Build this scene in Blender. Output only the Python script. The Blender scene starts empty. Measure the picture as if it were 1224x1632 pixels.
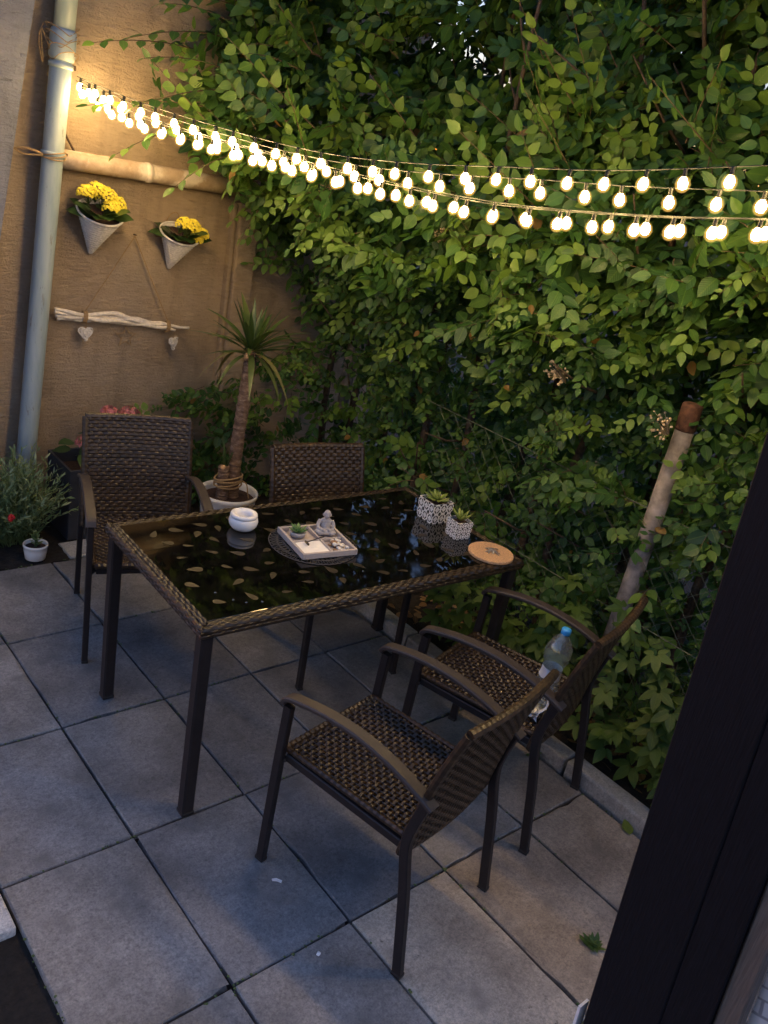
import bpy, bmesh, math, random
import numpy as np
from mathutils import Vector, Matrix, noise as mnoise

random.seed(11)
rng = np.random.default_rng(11)
R = math.radians
PI = math.pi
scene = bpy.context.scene
COL = scene.collection

# ------------------------------------------------------------------ camera
cam_data = bpy.data.cameras.new('camera')
cam_data.lens = 36.0 * 1362.0 / 1632.0
cam_data.sensor_width = 36.0
cam_data.sensor_fit = 'AUTO'
cam_data.clip_start = 0.02
cam_data.clip_end = 900.0
cam = bpy.data.objects.new('camera', cam_data)
COL.objects.link(cam)
_r = Vector((0.757, -0.629, 0.178)).normalized()
_f = Vector((0.641, 0.663, -0.387)).normalized()
_u = _r.cross(_f).normalized()
_r = _f.cross(_u).normalized()
cam.matrix_world = Matrix(((_r.x, _u.x, -_f.x, 0.0), (_r.y, _u.y, -_f.y, 0.0),
                           (_r.z, _u.z, -_f.z, 2.11), (0, 0, 0, 1)))
scene.camera = cam

# ------------------------------------------------------------------ world, sun, exposure
SUN_EL, SUN_ROT = R(1.5), R(340)
world = bpy.data.worlds.new('World')
scene.world = world
world.use_nodes = True
wn = world.node_tree.nodes
wl = world.node_tree.links
wn.clear()
w_out = wn.new('ShaderNodeOutputWorld')
w_bg = wn.new('ShaderNodeBackground')
w_sky = wn.new('ShaderNodeTexSky')
w_sky.sky_type = 'NISHITA'
w_sky.sun_disc = False
w_sky.sun_elevation = SUN_EL
w_sky.sun_rotation = SUN_ROT
w_sky.air_density = 1.0
w_sky.dust_density = 0.3
w_sky.ozone_density = 3.0
w_bg.inputs['Strength'].default_value = 0.13
w_tint = wn.new('ShaderNodeMix')          # dusk: the whole sky a little more lavender
w_tint.data_type = 'RGBA'
w_tint.blend_type = 'MULTIPLY'
w_tint.inputs[0].default_value = 1.0
w_tint.inputs[7].default_value = (1.52, 1.04, 1.05, 1.0)
wl.new(w_sky.outputs[0], w_tint.inputs[6])
wl.new(w_tint.outputs[2], w_bg.inputs['Color'])
wl.new(w_bg.outputs[0], w_out.inputs['Surface'])

sun_data = bpy.data.lights.new('sun', 'SUN')
sun_data.energy = 0.02
sun_data.angle = R(20)
sun_data.color = (1.0, 0.86, 0.74)
sun = bpy.data.objects.new('sun', sun_data)
COL.objects.link(sun)
sun_dir = Vector((math.sin(SUN_ROT) * math.cos(SUN_EL), math.cos(SUN_ROT) * math.cos(SUN_EL), math.sin(SUN_EL)))
sun.rotation_euler = sun_dir.to_track_quat('Z', 'Y').to_euler()
sun.location = (-4, -6, 6)

scene.view_settings.view_transform = 'Standard'
scene.view_settings.look = 'None'
scene.view_settings.gamma = 1.0
scene.view_settings.use_curve_mapping = False
scene.view_settings.exposure = 3.0
BULB_POWER = 14.0
scene.render.engine = 'CYCLES'
scene.cycles.use_denoising = True
scene.cycles.use_adaptive_sampling = True
scene.cycles.adaptive_threshold = 0.03
scene.cycles.max_bounces = 6
scene.cycles.diffuse_bounces = 2
scene.cycles.glossy_bounces = 3
scene.cycles.transmission_bounces = 6
scene.cycles.transparent_max_bounces = 24
scene.cycles.sample_clamp_indirect = 4.0
scene.cycles.caustics_reflective = False
scene.cycles.caustics_refractive = False

# ------------------------------------------------------------------ materials
def mat(name):
    m = bpy.data.materials.new(name)
    m.use_nodes = True
    nt = m.node_tree
    b = nt.nodes['Principled BSDF']
    return m, nt, b


def nd(nt, kind, **kw):
    n = nt.nodes.new(kind)
    for k, v in kw.items():
        if k in ('operation', 'blend_type', 'data_type', 'attribute_name', 'feature', 'distance', 'noise_dimensions', 'attribute_type'):
            setattr(n, k, v)
        else:
            n.inputs[k].default_value = v
    return n


def ramp(nt, fac, stops):
    r = nt.nodes.new('ShaderNodeValToRGB')
    el = r.color_ramp.elements
    while len(el) < len(stops):
        el.new(0.5)
    for e, (p, c) in zip(el, stops):
        e.position = p
        e.color = (c[0], c[1], c[2], 1.0)
    nt.links.new(fac, r.inputs['Fac'])
    return r.outputs['Color']


def noise_tex(nt, scale, detail=5.0, rough=0.6, vec=None, stretch=None):
    n = nd(nt, 'ShaderNodeTexNoise', Scale=scale, Detail=detail, Roughness=rough)
    if stretch is not None or vec is not None:
        if vec is None:
            tc = nt.nodes.new('ShaderNodeTexCoord')
            vec = tc.outputs['Object']
        if stretch is not None:
            mp = nt.nodes.new('ShaderNodeMapping')
            mp.inputs['Scale'].default_value = stretch
            nt.links.new(vec, mp.inputs['Vector'])
            vec = mp.outputs['Vector']
        nt.links.new(vec, n.inputs['Vector'])
    return n.outputs['Fac']


def mixc(nt, fac, a, b, mode='MIX'):
    m = nt.nodes.new('ShaderNodeMix')
    m.data_type = 'RGBA'
    m.blend_type = mode
    for sock, v in ((m.inputs[0], fac), (m.inputs[6], a), (m.inputs[7], b)):
        if isinstance(v, (int, float)):
            sock.default_value = v
        elif isinstance(v, tuple):
            sock.default_value = (v[0], v[1], v[2], 1.0)
        else:
            nt.links.new(v, sock)
    return m.outputs[2]


def mathn(nt, op, a, b=0.0):
    m = nd(nt, 'ShaderNodeMath', operation=op)
    for i, v in enumerate((a, b)):
        if isinstance(v, (int, float)):
            m.inputs[i].default_value = v
        else:
            nt.links.new(v, m.inputs[i])
    return m.outputs[0]


def bump(nt, b, height, strength=0.4, dist=0.01):
    n = nd(nt, 'ShaderNodeBump', Strength=strength)
    n.inputs['Distance'].default_value = dist
    nt.links.new(height, n.inputs['Height'])
    nt.links.new(n.outputs['Normal'], b.inputs['Normal'])


def simple(name, col, rough=0.5, metallic=0.0, var=0.15, scale=30.0, bstr=0.0, bdist=0.002, spec=0.5, stretch=None):
    m, nt, b = mat(name)
    f = noise_tex(nt, scale, 4.0, 0.6, stretch=stretch or (1, 1, 1))
    lo = tuple(c * (1 - var) for c in col)
    hi = tuple(min(1.0, c * (1 + var)) for c in col)
    nt.links.new(ramp(nt, f, [(0.3, lo), (0.7, hi)]), b.inputs['Base Color'])
    b.inputs['Roughness'].default_value = rough
    b.inputs['Metallic'].default_value = metallic
    b.inputs['Specular IOR Level'].default_value = spec
    if bstr:
        bump(nt, b, f, bstr, bdist)
    return m


def concrete(name, c0, c1, pits=0.0):
    m, nt, b = mat(name)
    tc = nt.nodes.new('ShaderNodeTexCoord')
    oi = nt.nodes.new('ShaderNodeObjectInfo')
    off = nt.nodes.new('ShaderNodeVectorMath')
    off.operation = 'ADD'
    sc = nt.nodes.new('ShaderNodeVectorMath')
    sc.operation = 'SCALE'
    sc.inputs['Scale'].default_value = 1.0
    nt.links.new(oi.outputs['Location'], sc.inputs[0])
    nt.links.new(tc.outputs['Object'], off.inputs[0])
    nt.links.new(sc.outputs[0], off.inputs[1])
    v = off.outputs[0]
    big = noise_tex(nt, 3.2, 6.0, 0.62, v)
    fine = noise_tex(nt, 60.0, 6.0, 0.75, v)
    grit = noise_tex(nt, 260.0, 3.0, 0.7, v)
    col = ramp(nt, big, [(0.34, tuple(c * 0.70 for c in c0)), (0.66, tuple(c * 1.02 for c in c1))])
    tone = ramp(nt, oi.outputs['Random'], [(0.0, (0.78, 0.78, 0.81)), (1.0, (1.22, 1.19, 1.14))])
    col = mixc(nt, 1.0, col, tone, 'MULTIPLY')
    col = mixc(nt, 0.75, col, ramp(nt, fine, [(0.30, (0.50, 0.50, 0.51)), (0.50, (1, 1, 1)), (0.70, (1.45, 1.43, 1.38))]), 'MULTIPLY')
    speck = noise_tex(nt, 150.0, 3.0, 0.8, v)
    col = mixc(nt, 0.5, col, ramp(nt, speck, [(0.34, (0.55, 0.55, 0.55)), (0.48, (1, 1, 1)), (0.66, (1.45, 1.42, 1.36))]), 'MULTIPLY')
    # dark blotches and pale scuffs
    blot = noise_tex(nt, 7.5, 8.0, 0.7, v)
    col = mixc(nt, ramp(nt, blot, [(0.54, (0, 0, 0)), (0.72, (0.75, 0.75, 0.75))]), col, tuple(c * 0.5 for c in c0))
    scuff = noise_tex(nt, 13.0, 10.0, 0.8, v)
    col = mixc(nt, ramp(nt, scuff, [(0.62, (0, 0, 0)), (0.72, (0.4, 0.4, 0.4))]), col, (0.50, 0.49, 0.47))
    h = mathn(nt, 'ADD', mathn(nt, 'MULTIPLY', fine, 0.6), mathn(nt, 'MULTIPLY', grit, 0.4))
    if pits:
        vo = nd(nt, 'ShaderNodeTexNoise', Scale=24.0, Detail=9.0, Roughness=0.72)
        nt.links.new(v, vo.inputs['Vector'])
        pm = ramp(nt, vo.outputs['Fac'], [(0.60, (0, 0, 0)), (0.66, (1, 1, 1))])
        reg = ramp(nt, noise_tex(nt, 4.0, 3.0, 0.5, v), [(0.42, (0, 0, 0)), (0.58, (1, 1, 1))])
        pm = mixc(nt, 1.0, pm, reg, 'MULTIPLY')
        col = mixc(nt, mixc(nt, 1.0, pm, (pits, pits, pits), 'MULTIPLY'), col, (0.07, 0.062, 0.052))
        h = mathn(nt, 'SUBTRACT', h, pm)
    nt.links.new(col, b.inputs['Base Color'])
    nt.links.new(ramp(nt, big, [(0.3, (0.62, 0.62, 0.62)), (0.7, (0.85, 0.85, 0.85))]), b.inputs['Roughness'])
    bump(nt, b, h, 0.45, 0.004)
    return m


M = {}
M['slab_blue'] = concrete('slab_blue', (0.160, 0.158, 0.166), (0.240, 0.234, 0.238))
M['slab_grey'] = concrete('slab_grey', (0.220, 0.208, 0.200), (0.320, 0.302, 0.288))
M['slab_brown'] = concrete('slab_brown', (0.245, 0.200, 0.165), (0.345, 0.290, 0.240))
M['slab_pale'] = concrete('slab_pale', (0.41, 0.35, 0.295), (0.52, 0.46, 0.39), pits=0.85)
M['kerb'] = concrete('kerb', (0.20, 0.20, 0.20), (0.30, 0.30, 0.30))
M['pale_block'] = concrete('pale_block', (0.48, 0.47, 0.46), (0.62, 0.61, 0.60))


def soil_mat():
    m, nt, b = mat('soil')
    tc = nt.nodes.new('ShaderNodeTexCoord')
    a = noise_tex(nt, 40.0, 8.0, 0.75, tc.outputs['Object'])
    c = noise_tex(nt, 6.0, 5.0, 0.6, tc.outputs['Object'])
    col = ramp(nt, a, [(0.3, (0.010, 0.008, 0.006)), (0.6, (0.034, 0.025, 0.018)), (0.85, (0.085, 0.066, 0.05))])
    col = mixc(nt, 0.5, col, ramp(nt, c, [(0.3, (0.5, 0.5, 0.5)), (0.7, (1.3, 1.25, 1.2))]), 'MULTIPLY')
    nt.links.new(col, b.inputs['Base Color'])
    b.inputs['Roughness'].default_value = 0.95
    bump(nt, b, a, 0.9, 0.02)
    return m


M['soil'] = soil_mat()


def plaster(name, base, dark, light):
    m, nt, b = mat(name)
    tc = nt.nodes.new('ShaderNodeTexCoord')
    v = tc.outputs['Object']
    big = noise_tex(nt, 1.6, 6.0, 0.6, v)
    col = ramp(nt, big, [(0.25, dark), (0.5, base), (0.78, light)])
    stain = noise_tex(nt, 3.0, 6.0, 0.65, v, (2.2, 1.0, 0.5))
    col = mixc(nt, ramp(nt, stain, [(0.50, (0, 0, 0)), (0.75, (0.65, 0.65, 0.65))]), col, tuple(c * 0.55 for c in dark))
    grey = noise_tex(nt, 2.1, 5.0, 0.6, v, (1.0, 1.0, 0.8))
    col = mixc(nt, ramp(nt, grey, [(0.45, (0, 0, 0)), (0.7, (0.55, 0.55, 0.55))]), col, (base[0] * 0.85, base[1] * 0.95, base[2] * 1.12))
    # trowelled horizontal furrows
    fur = noise_tex(nt, 26.0, 5.0, 0.65, v, (0.55, 1.0, 2.4))
    grit = noise_tex(nt, 170.0, 4.0, 0.7, v)
    pit = ramp(nt, noise_tex(nt, 16.0, 7.0, 0.7, v, (0.45, 1.0, 2.2)), [(0.26, (0, 0, 0)), (0.38, (1, 1, 1))])
    col = mixc(nt, 0.5, col, ramp(nt, fur, [(0.3, (0.72, 0.7, 0.68)), (0.65, (1.1, 1.1, 1.1))]), 'MULTIPLY')
    col = mixc(nt, 0.6, col, ramp(nt, pit, [(0.0, (0.45, 0.42, 0.4)), (1.0, (1, 1, 1))]), 'MULTIPLY')
    nt.links.new(col, b.inputs['Base Color'])
    b.inputs['Roughness'].default_value = 0.9
    h = mathn(nt, 'ADD', mathn(nt, 'MULTIPLY', fur, 1.0), mathn(nt, 'MULTIPLY', grit, 0.35))
    h = mathn(nt, 'ADD', h, mathn(nt, 'MULTIPLY', pit, 0.5))
    gr2 = noise_tex(nt, 75.0, 5.0, 0.75, v)
    h = mathn(nt, 'ADD', h, mathn(nt, 'MULTIPLY', gr2, 0.8))
    bump(nt, b, h, 1.0, 0.014)
    return m


M['plaster'] = plaster('plaster', (0.385, 0.292, 0.202), (0.292, 0.215, 0.144), (0.455, 0.358, 0.262))
M['plaster_grey'] = plaster('plaster_grey', (0.25, 0.26, 0.31), (0.18, 0.19, 0.23), (0.32, 0.33, 0.38))


def wicker_mat():
    m, nt, b = mat('wicker')
    f = noise_tex(nt, 45.0, 4.0, 0.6, stretch=(1, 1, 1))
    col = ramp(nt, f, [(0.3, (0.015, 0.008, 0.005)), (0.55, (0.034, 0.020, 0.010)), (0.75, (0.082, 0.049, 0.021))])
    wp = noise_tex(nt, 7.0, 4.0, 0.6, stretch=(1, 1, 3))
    col = mixc(nt, 0.8, col, ramp(nt, wp, [(0.3, (0.55, 0.55, 0.55)), (0.7, (1.5, 1.45, 1.4))]), 'MULTIPLY')
    nt.links.new(col, b.inputs['Base Color'])
    b.inputs['Roughness'].default_value = 0.38
    g = noise_tex(nt, 400.0, 2.0, 0.5, stretch=(0.15, 1, 1))
    bump(nt, b, g, 0.25, 0.001)
    return m


M['wicker'] = wicker_mat()
M['rim_wicker'] = simple('rim_wicker', (0.030, 0.018, 0.009), 0.42, 0, 0.6, 30)
M['wicker_core'] = simple('wicker_core', (0.012, 0.008, 0.006), 0.8)
M['taupe_metal'] = simple('taupe_metal', (0.016, 0.013, 0.014), 0.48, 0.0, 0.25, 40, 0.1, 0.0006, 0.35)
M['arm_metal'] = simple('arm_metal', (0.043, 0.033, 0.030), 0.5, 0.0, 0.12, 60, 0.05, 0.0005)
M['plastic_black'] = simple('plastic_black', (0.012, 0.012, 0.013), 0.5)


def glass_black():
    m, nt, b = mat('black_glass')
    f = noise_tex(nt, 9.0, 6.0, 0.65, stretch=(1, 1, 1))
    dust = noise_tex(nt, 14.0, 9.0, 0.8, stretch=(1, 1.6, 1))
    nt.links.new(ramp(nt, dust, [(0.45, (0.0018, 0.0017, 0.0016)), (0.78, (0.014, 0.0125, 0.011))]), b.inputs['Base Color'])
    nt.links.new(ramp(nt, f, [(0.40, (0.010, 0.010, 0.010)), (0.78, (0.13, 0.13, 0.13))]), b.inputs['Roughness'])
    b.inputs['IOR'].default_value = 1.62
    return m


M['black_glass'] = glass_black()
M['motif'] = simple('motif', (0.031, 0.023, 0.013), 0.42, 0.0, 0.35, 25)


def leaf_mat(name, dark, mid, light, trans=0.35, veins=True, rough=0.42, old=None):
    m, nt, b = mat(name)
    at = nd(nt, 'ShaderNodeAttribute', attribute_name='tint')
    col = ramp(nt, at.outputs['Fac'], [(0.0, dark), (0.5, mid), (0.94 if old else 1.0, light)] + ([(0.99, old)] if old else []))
    if veins:
        uv = nt.nodes.new('ShaderNodeUVMap')
        sx = nt.nodes.new('ShaderNodeSeparateXYZ')
        nt.links.new(uv.outputs['UV'], sx.inputs[0])
        au = mathn(nt, 'ABSOLUTE', mathn(nt, 'SUBTRACT', sx.outputs['X'], 0.5))
        w = mathn(nt, 'SINE', mathn(nt, 'MULTIPLY', mathn(nt, 'SUBTRACT', sx.outputs['Y'], mathn(nt, 'MULTIPLY', au, 0.7)), 62.0))
        rib = mathn(nt, 'LESS_THAN', au, 0.03)
        h = mathn(nt, 'ADD', mathn(nt, 'MULTIPLY', w, 0.5), mathn(nt, 'MULTIPLY', rib, -1.0))
        bump(nt, b, h, 0.35, 0.0018)
        col = mixc(nt, mathn(nt, 'MULTIPLY', rib, 0.4), col, light)
    bl = noise_tex(nt, 35.0, 3.0, 0.6, stretch=(1, 1, 1))
    col = mixc(nt, 0.5, col, ramp(nt, bl, [(0.3, (0.7, 0.72, 0.65)), (0.7, (1.2, 1.15, 1.1))]), 'MULTIPLY')
    nt.links.new(col, b.inputs['Base Color'])
    b.inputs['Roughness'].default_value = rough
    b.inputs['Specular IOR Level'].default_value = 0.4
    tr = nt.nodes.new('ShaderNodeBsdfTranslucent')
    nt.links.new(mixc(nt, 1.0, col, (1.25, 1.35, 0.55), 'MULTIPLY'), tr.inputs['Color'])
    mx = nt.nodes.new('ShaderNodeMixShader')
    mx.inputs[0].default_value = trans
    out = nt.nodes['Material Output']
    nt.links.new(b.outputs[0], mx.inputs[1])
    nt.links.new(tr.outputs[0], mx.inputs[2])
    nt.links.new(mx.outputs[0], out.inputs['Surface'])
    return m


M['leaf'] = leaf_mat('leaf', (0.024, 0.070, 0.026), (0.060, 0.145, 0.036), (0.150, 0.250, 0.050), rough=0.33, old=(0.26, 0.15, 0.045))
M['creeper'] = leaf_mat('creeper', (0.042, 0.090, 0.026), (0.075, 0.140, 0.032), (0.12, 0.19, 0.042))
M['yucca_leaf'] = leaf_mat('yucca_leaf', (0.030, 0.062, 0.020), (0.060, 0.105, 0.030), (0.20, 0.19, 0.075), 0.15, False, 0.35)
M['dark_leaf'] = leaf_mat('dark_leaf', (0.012, 0.036, 0.014), (0.022, 0.055, 0.018), (0.045, 0.09, 0.025), 0.1, False, 0.3)
M['fine_leaf'] = leaf_mat('fine_leaf', (0.12, 0.19, 0.09), (0.22, 0.31, 0.155), (0.36, 0.42, 0.26), 0.25, False, 0.5)
M['succulent'] = leaf_mat('succulent', (0.13, 0.20, 0.05), (0.24, 0.32, 0.07), (0.38, 0.42, 0.11), 0.15, False, 0.4)
M['succulent_green'] = leaf_mat('succulent_green', (0.08, 0.17, 0.06), (0.15, 0.28, 0.09), (0.26, 0.38, 0.14), 0.15, False, 0.4)
M['bark'] = simple('bark', (0.075, 0.050, 0.034), 0.9, 0, 0.5, 60, 0.8, 0.01)
M['twig'] = simple('twig', (0.085, 0.055, 0.032), 0.8, 0, 0.3, 80)
M['green_stem'] = simple('green_stem', (0.08, 0.12, 0.035), 0.6, 0, 0.2, 60)
M['dry_leaf'] = leaf_mat('dry_leaf', (0.10, 0.055, 0.025), (0.20, 0.115, 0.05), (0.32, 0.21, 0.10), 0.2, True, 0.7)
M['cream_flower'] = simple('cream_flower', (0.50, 0.40, 0.27), 0.7, 0, 0.25, 120)
M['yellow_flower'] = simple('yellow_flower', (0.86, 0.70, 0.06), 0.55, 0, 0.2, 120)
M['pink_flower'] = simple('pink_flower', (0.52, 0.16, 0.16), 0.6, 0, 0.5, 60)
M['red_flower'] = simple('red_flower', (0.50, 0.015, 0.02), 0.5)


def drain_mat():
    m, nt, b = mat('drainpipe_paint')
    tc = nt.nodes.new('ShaderNodeTexCoord')
    v = tc.outputs['Object']
    f = noise_tex(nt, 5.0, 6.0, 0.6, v, (4, 4, 0.7))
    col = ramp(nt, f, [(0.3, (0.24, 0.32, 0.37)), (0.7, (0.37, 0.44, 0.48))])
    chip = noise_tex(nt, 9.0, 8.0, 0.75, v, (3, 3, 0.6))
    col = mixc(nt, ramp(nt, chip, [(0.60, (0, 0, 0)), (0.65, (0.8, 0.8, 0.8))]), col, (0.17, 0.16, 0.14))
    nt.links.new(col, b.inputs['Base Color'])
    b.inputs['Roughness'].default_value = 0.42
    bump(nt, b, chip, 0.15, 0.003)
    return m


M['drainpipe'] = drain_mat()


def peeling_mat():
    m, nt, b = mat('peeling_paint')
    tc = nt.nodes.new('ShaderNodeTexCoord')
    v = tc.outputs['Object']
    f = noise_tex(nt, 3.5, 7.0, 0.6, v)
    g = noise_tex(nt, 30.0, 6.0, 0.7, v)
    col = ramp(nt, f, [(0.43, (0.68, 0.60, 0.52)), (0.49, (0.42, 0.31, 0.22)), (0.60, (0.47, 0.37, 0.28)), (0.66, (0.64, 0.56, 0.48))])
    col = mixc(nt, 0.5, col, ramp(nt, g, [(0.3, (0.6, 0.55, 0.5)), (0.6, (1.1, 1.1, 1.1))]), 'MULTIPLY')
    nt.links.new(col, b.inputs['Base Color'])
    b.inputs['Roughness'].default_value = 0.7
    bump(nt, b, g, 0.4, 0.004)
    return m


M['peeling'] = peeling_mat()
M['rust'] = simple('rust', (0.085, 0.036, 0.021), 0.85, 0, 0.5, 50, 0.5, 0.003)
M['rusty_iron'] = simple('rusty_iron', (0.070, 0.040, 0.026), 0.8, 0, 0.4, 60, 0.4, 0.002)
M['galvanised'] = simple('galvanised', (0.23, 0.20, 0.19), 0.7, 0.1, 0.6, 16, 0.4, 0.003)
M['wire'] = simple('wire', (0.10, 0.12, 0.10), 0.5, 0.4, 0.2, 60)
M['twine'] = simple('twine', (0.33, 0.22, 0.11), 0.9, 0, 0.3, 200, 0.5, 0.001)
M['driftwood'] = simple('driftwood', (0.70, 0.63, 0.54), 0.75, 0, 0.18, 50, 0.4, 0.002)
M['white_wicker'] = simple('white_wicker', (0.66, 0.63, 0.60), 0.6, 0, 0.2, 80, 0.2, 0.001)
M['ceramic'] = simple('ceramic', (0.80, 0.79, 0.78), 0.22, 0, 0.03, 8)
M['planter'] = simple('planter', (0.028, 0.032, 0.042), 0.55, 0, 0.2, 25, 0.15, 0.002)
M['tray_wood'] = simple('tray_wood', (0.46, 0.40, 0.37), 0.6, 0, 0.15, 40, 0.2, 0.001, stretch=(1, 8, 8))
M['sand'] = simple('sand', (0.86, 0.84, 0.82), 0.9, 0, 0.06, 500, 0.3, 0.001)
M['grey_stone'] = simple('grey_stone', (0.40, 0.37, 0.36), 0.75, 0, 0.2, 120, 0.25, 0.001)
M['pebble_pale'] = simple('pebble_pale', (0.70, 0.66, 0.60), 0.55, 0, 0.15, 60)
M['pebble_brown'] = simple('pebble_brown', (0.30, 0.17, 0.09), 0.5, 0, 0.3, 60)
M['lace'] = simple('lace', (0.045, 0.042, 0.042), 0.7)
M['cork'] = simple('cork', (0.50, 0.30, 0.16), 0.8, 0, 0.35, 160, 0.3, 0.001)
M['silver'] = simple('silver', (0.55, 0.54, 0.52), 0.35, 0.8, 0.1, 50)
M['potting_soil'] = simple('potting_soil', (0.045, 0.022, 0.016), 0.95, 0, 0.6, 120, 1.0, 0.006)
M['black_timber'] = simple('black_timber', (0.0045, 0.005, 0.0085), 0.62, 0, 0.5, 20, 0.35, 0.003, 0.22, stretch=(14, 14, 0.8))
M['batten'] = simple('batten', (0.105, 0.090, 0.080), 0.7, 0, 0.3, 20, 0.4, 0.003, stretch=(14, 14, 0.8))
M['white_plastic'] = simple('white_plastic', (0.74, 0.74, 0.76), 0.5)
M['blue_cap'] = simple('blue_cap', (0.05, 0.35, 0.78), 0.35)
M['paper'] = simple('paper', (0.80, 0.80, 0.82), 0.7)
M['label_paper'] = simple('label_paper', (0.60, 0.64, 0.72), 0.5)
M['cable'] = simple('cable', (0.010, 0.012, 0.009), 0.6)


def bottle_mat():
    m, nt, b = mat('clear_plastic')
    tr = nt.nodes.new('ShaderNodeBsdfTransparent')
    tr.inputs['Color'].default_value = (0.90, 0.95, 0.94, 1)
    gl = nt.nodes.new('ShaderNodeBsdfGlossy')
    gl.inputs['Roughness'].default_value = 0.07
    mx = nt.nodes.new('ShaderNodeMixShader')
    mx.inputs[0].default_value = 0.13
    nt.links.new(tr.outputs[0], mx.inputs[1])
    nt.links.new(gl.outputs[0], mx.inputs[2])
    df = nt.nodes.new('ShaderNodeBsdfDiffuse')
    df.inputs['Color'].default_value = (0.75, 0.80, 0.82, 1)
    m2 = nt.nodes.new('ShaderNodeMixShader')
    m2.inputs[0].default_value = 0.085
    nt.links.new(mx.outputs[0], m2.inputs[1])
    nt.links.new(df.outputs[0], m2.inputs[2])
    nt.links.new(m2.outputs[0], nt.nodes['Material Output'].inputs['Surface'])
    return m


M['clear_plastic'] = bottle_mat()


def halo_mat():
    m, nt, b = mat('amber_halo')
    tr = nt.nodes.new('ShaderNodeBsdfTransparent')
    nt.links.new(tr.outputs[0], nt.nodes['Material Output'].inputs['Surface'])
    em = nt.nodes.new('ShaderNodeEmission')          # bloom put in as a volume; the globe glows through its depth
    em.inputs['Color'].default_value = (1.0, 0.56, 0.12, 1)
    em.inputs['Strength'].default_value = 3.8
    nt.links.new(em.outputs[0], nt.nodes['Material Output'].inputs['Volume'])
    m.cycles.emission_sampling = 'NONE'
    return m


M['amber_halo'] = halo_mat()


def bulb_mat(k=1.0):
    m, nt, b = mat('lit_bulb')
    b.inputs['Base Color'].default_value = (1, 0.9, 0.75, 1)
    b.inputs['Emission Color'].default_value = (1.0, 0.66, 0.255, 1)
    b.inputs['Emission Strength'].default_value = BULB_POWER * k
    return m


M['lit_bulb'] = bulb_mat()
M['dim_bulb'] = bulb_mat(0.62)
M['bright_bulb'] = bulb_mat(1.3)


def cloth_mat():
    m, nt, b = mat('checked_cloth')
    uv = nt.nodes.new('ShaderNodeUVMap')
    br = nt.nodes.new('ShaderNodeTexBrick')
    br.inputs['Scale'].default_value = 5.0
    br.inputs['Color1'].default_value = (0.60, 0.60, 0.63, 1)
    br.inputs['Color2'].default_value = (0.66, 0.66, 0.69, 1)
    br.inputs['Mortar'].default_value = (0.30, 0.30, 0.33, 1)
    br.inputs['Mortar Size'].default_value = 0.03
    br.inputs['Mortar Smooth'].default_value = 0.6
    nz = noise_tex(nt, 4.0, 3.0, 0.6, uv.outputs['UV'])
    ad = nt.nodes.new('ShaderNodeVectorMath')
    ad.operation = 'ADD'
    cb = nt.nodes.new('ShaderNodeCombineXYZ')
    nt.links.new(mathn(nt, 'MULTIPLY', nz, 0.06), cb.inputs[0])
    nt.links.new(mathn(nt, 'MULTIPLY', nz, -0.05), cb.inputs[1])
    nt.links.new(uv.outputs['UV'], ad.inputs[0])
    nt.links.new(cb.outputs[0], ad.inputs[1])
    nt.links.new(ad.outputs[0], br.inputs['Vector'])
    nt.links.new(br.outputs['Color'], b.inputs['Base Color'])
    b.inputs['Roughness'].default_value = 0.8
    return m


M['checked_cloth'] = cloth_mat()


def petal_print():
    """white pot printed with a black lattice of petals (overlapping circles)"""
    m, nt, b = mat('petal_print')
    uv = nt.nodes.new('ShaderNodeUVMap')
    fr = nt.nodes.new('ShaderNodeVectorMath')
    fr.operation = 'FRACTION'
    nt.links.new(uv.outputs['UV'], fr.inputs[0])

    def dist(cx, cy):
        d = nt.nodes.new('ShaderNodeVectorMath')
        d.operation = 'DISTANCE'
        nt.links.new(fr.outputs[0], d.inputs[0])
        d.inputs[1].default_value = (cx, cy, 0)
        return d.outputs['Value']
    dc = dist(0.5, 0.5)
    k = mathn(nt, 'MULTIPLY', mathn(nt, 'GREATER_THAN', dc, 0.25), mathn(nt, 'LESS_THAN', dc, 0.40))
    k = mathn(nt, 'MAXIMUM', k, mathn(nt, 'LESS_THAN', dc, 0.11))
    for cx, cy in ((0, 0), (1, 0), (0, 1), (1, 1)):
        k = mathn(nt, 'MAXIMUM', k, mathn(nt, 'LESS_THAN', dist(cx, cy), 0.20))
    # white cross bars cut the rings into petals
    sp = nt.nodes.new('ShaderNodeSeparateXYZ')
    nt.links.new(fr.outputs[0], sp.inputs[0])
    for ax in ('X', 'Y'):
        bar = mathn(nt, 'LESS_THAN', mathn(nt, 'ABSOLUTE', mathn(nt, 'SUBTRACT', sp.outputs[ax], 0.5)), 0.045)
        k = mathn(nt, 'MULTIPLY', k, mathn(nt, 'SUBTRACT', 1.0, bar))
    nt.links.new(mixc(nt, k, (0.78, 0.77, 0.78), (0.012, 0.012, 0.018)), b.inputs['Base Color'])
    b.inputs['Roughness'].default_value = 0.4
    return m


M['petal_print'] = petal_print()

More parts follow.
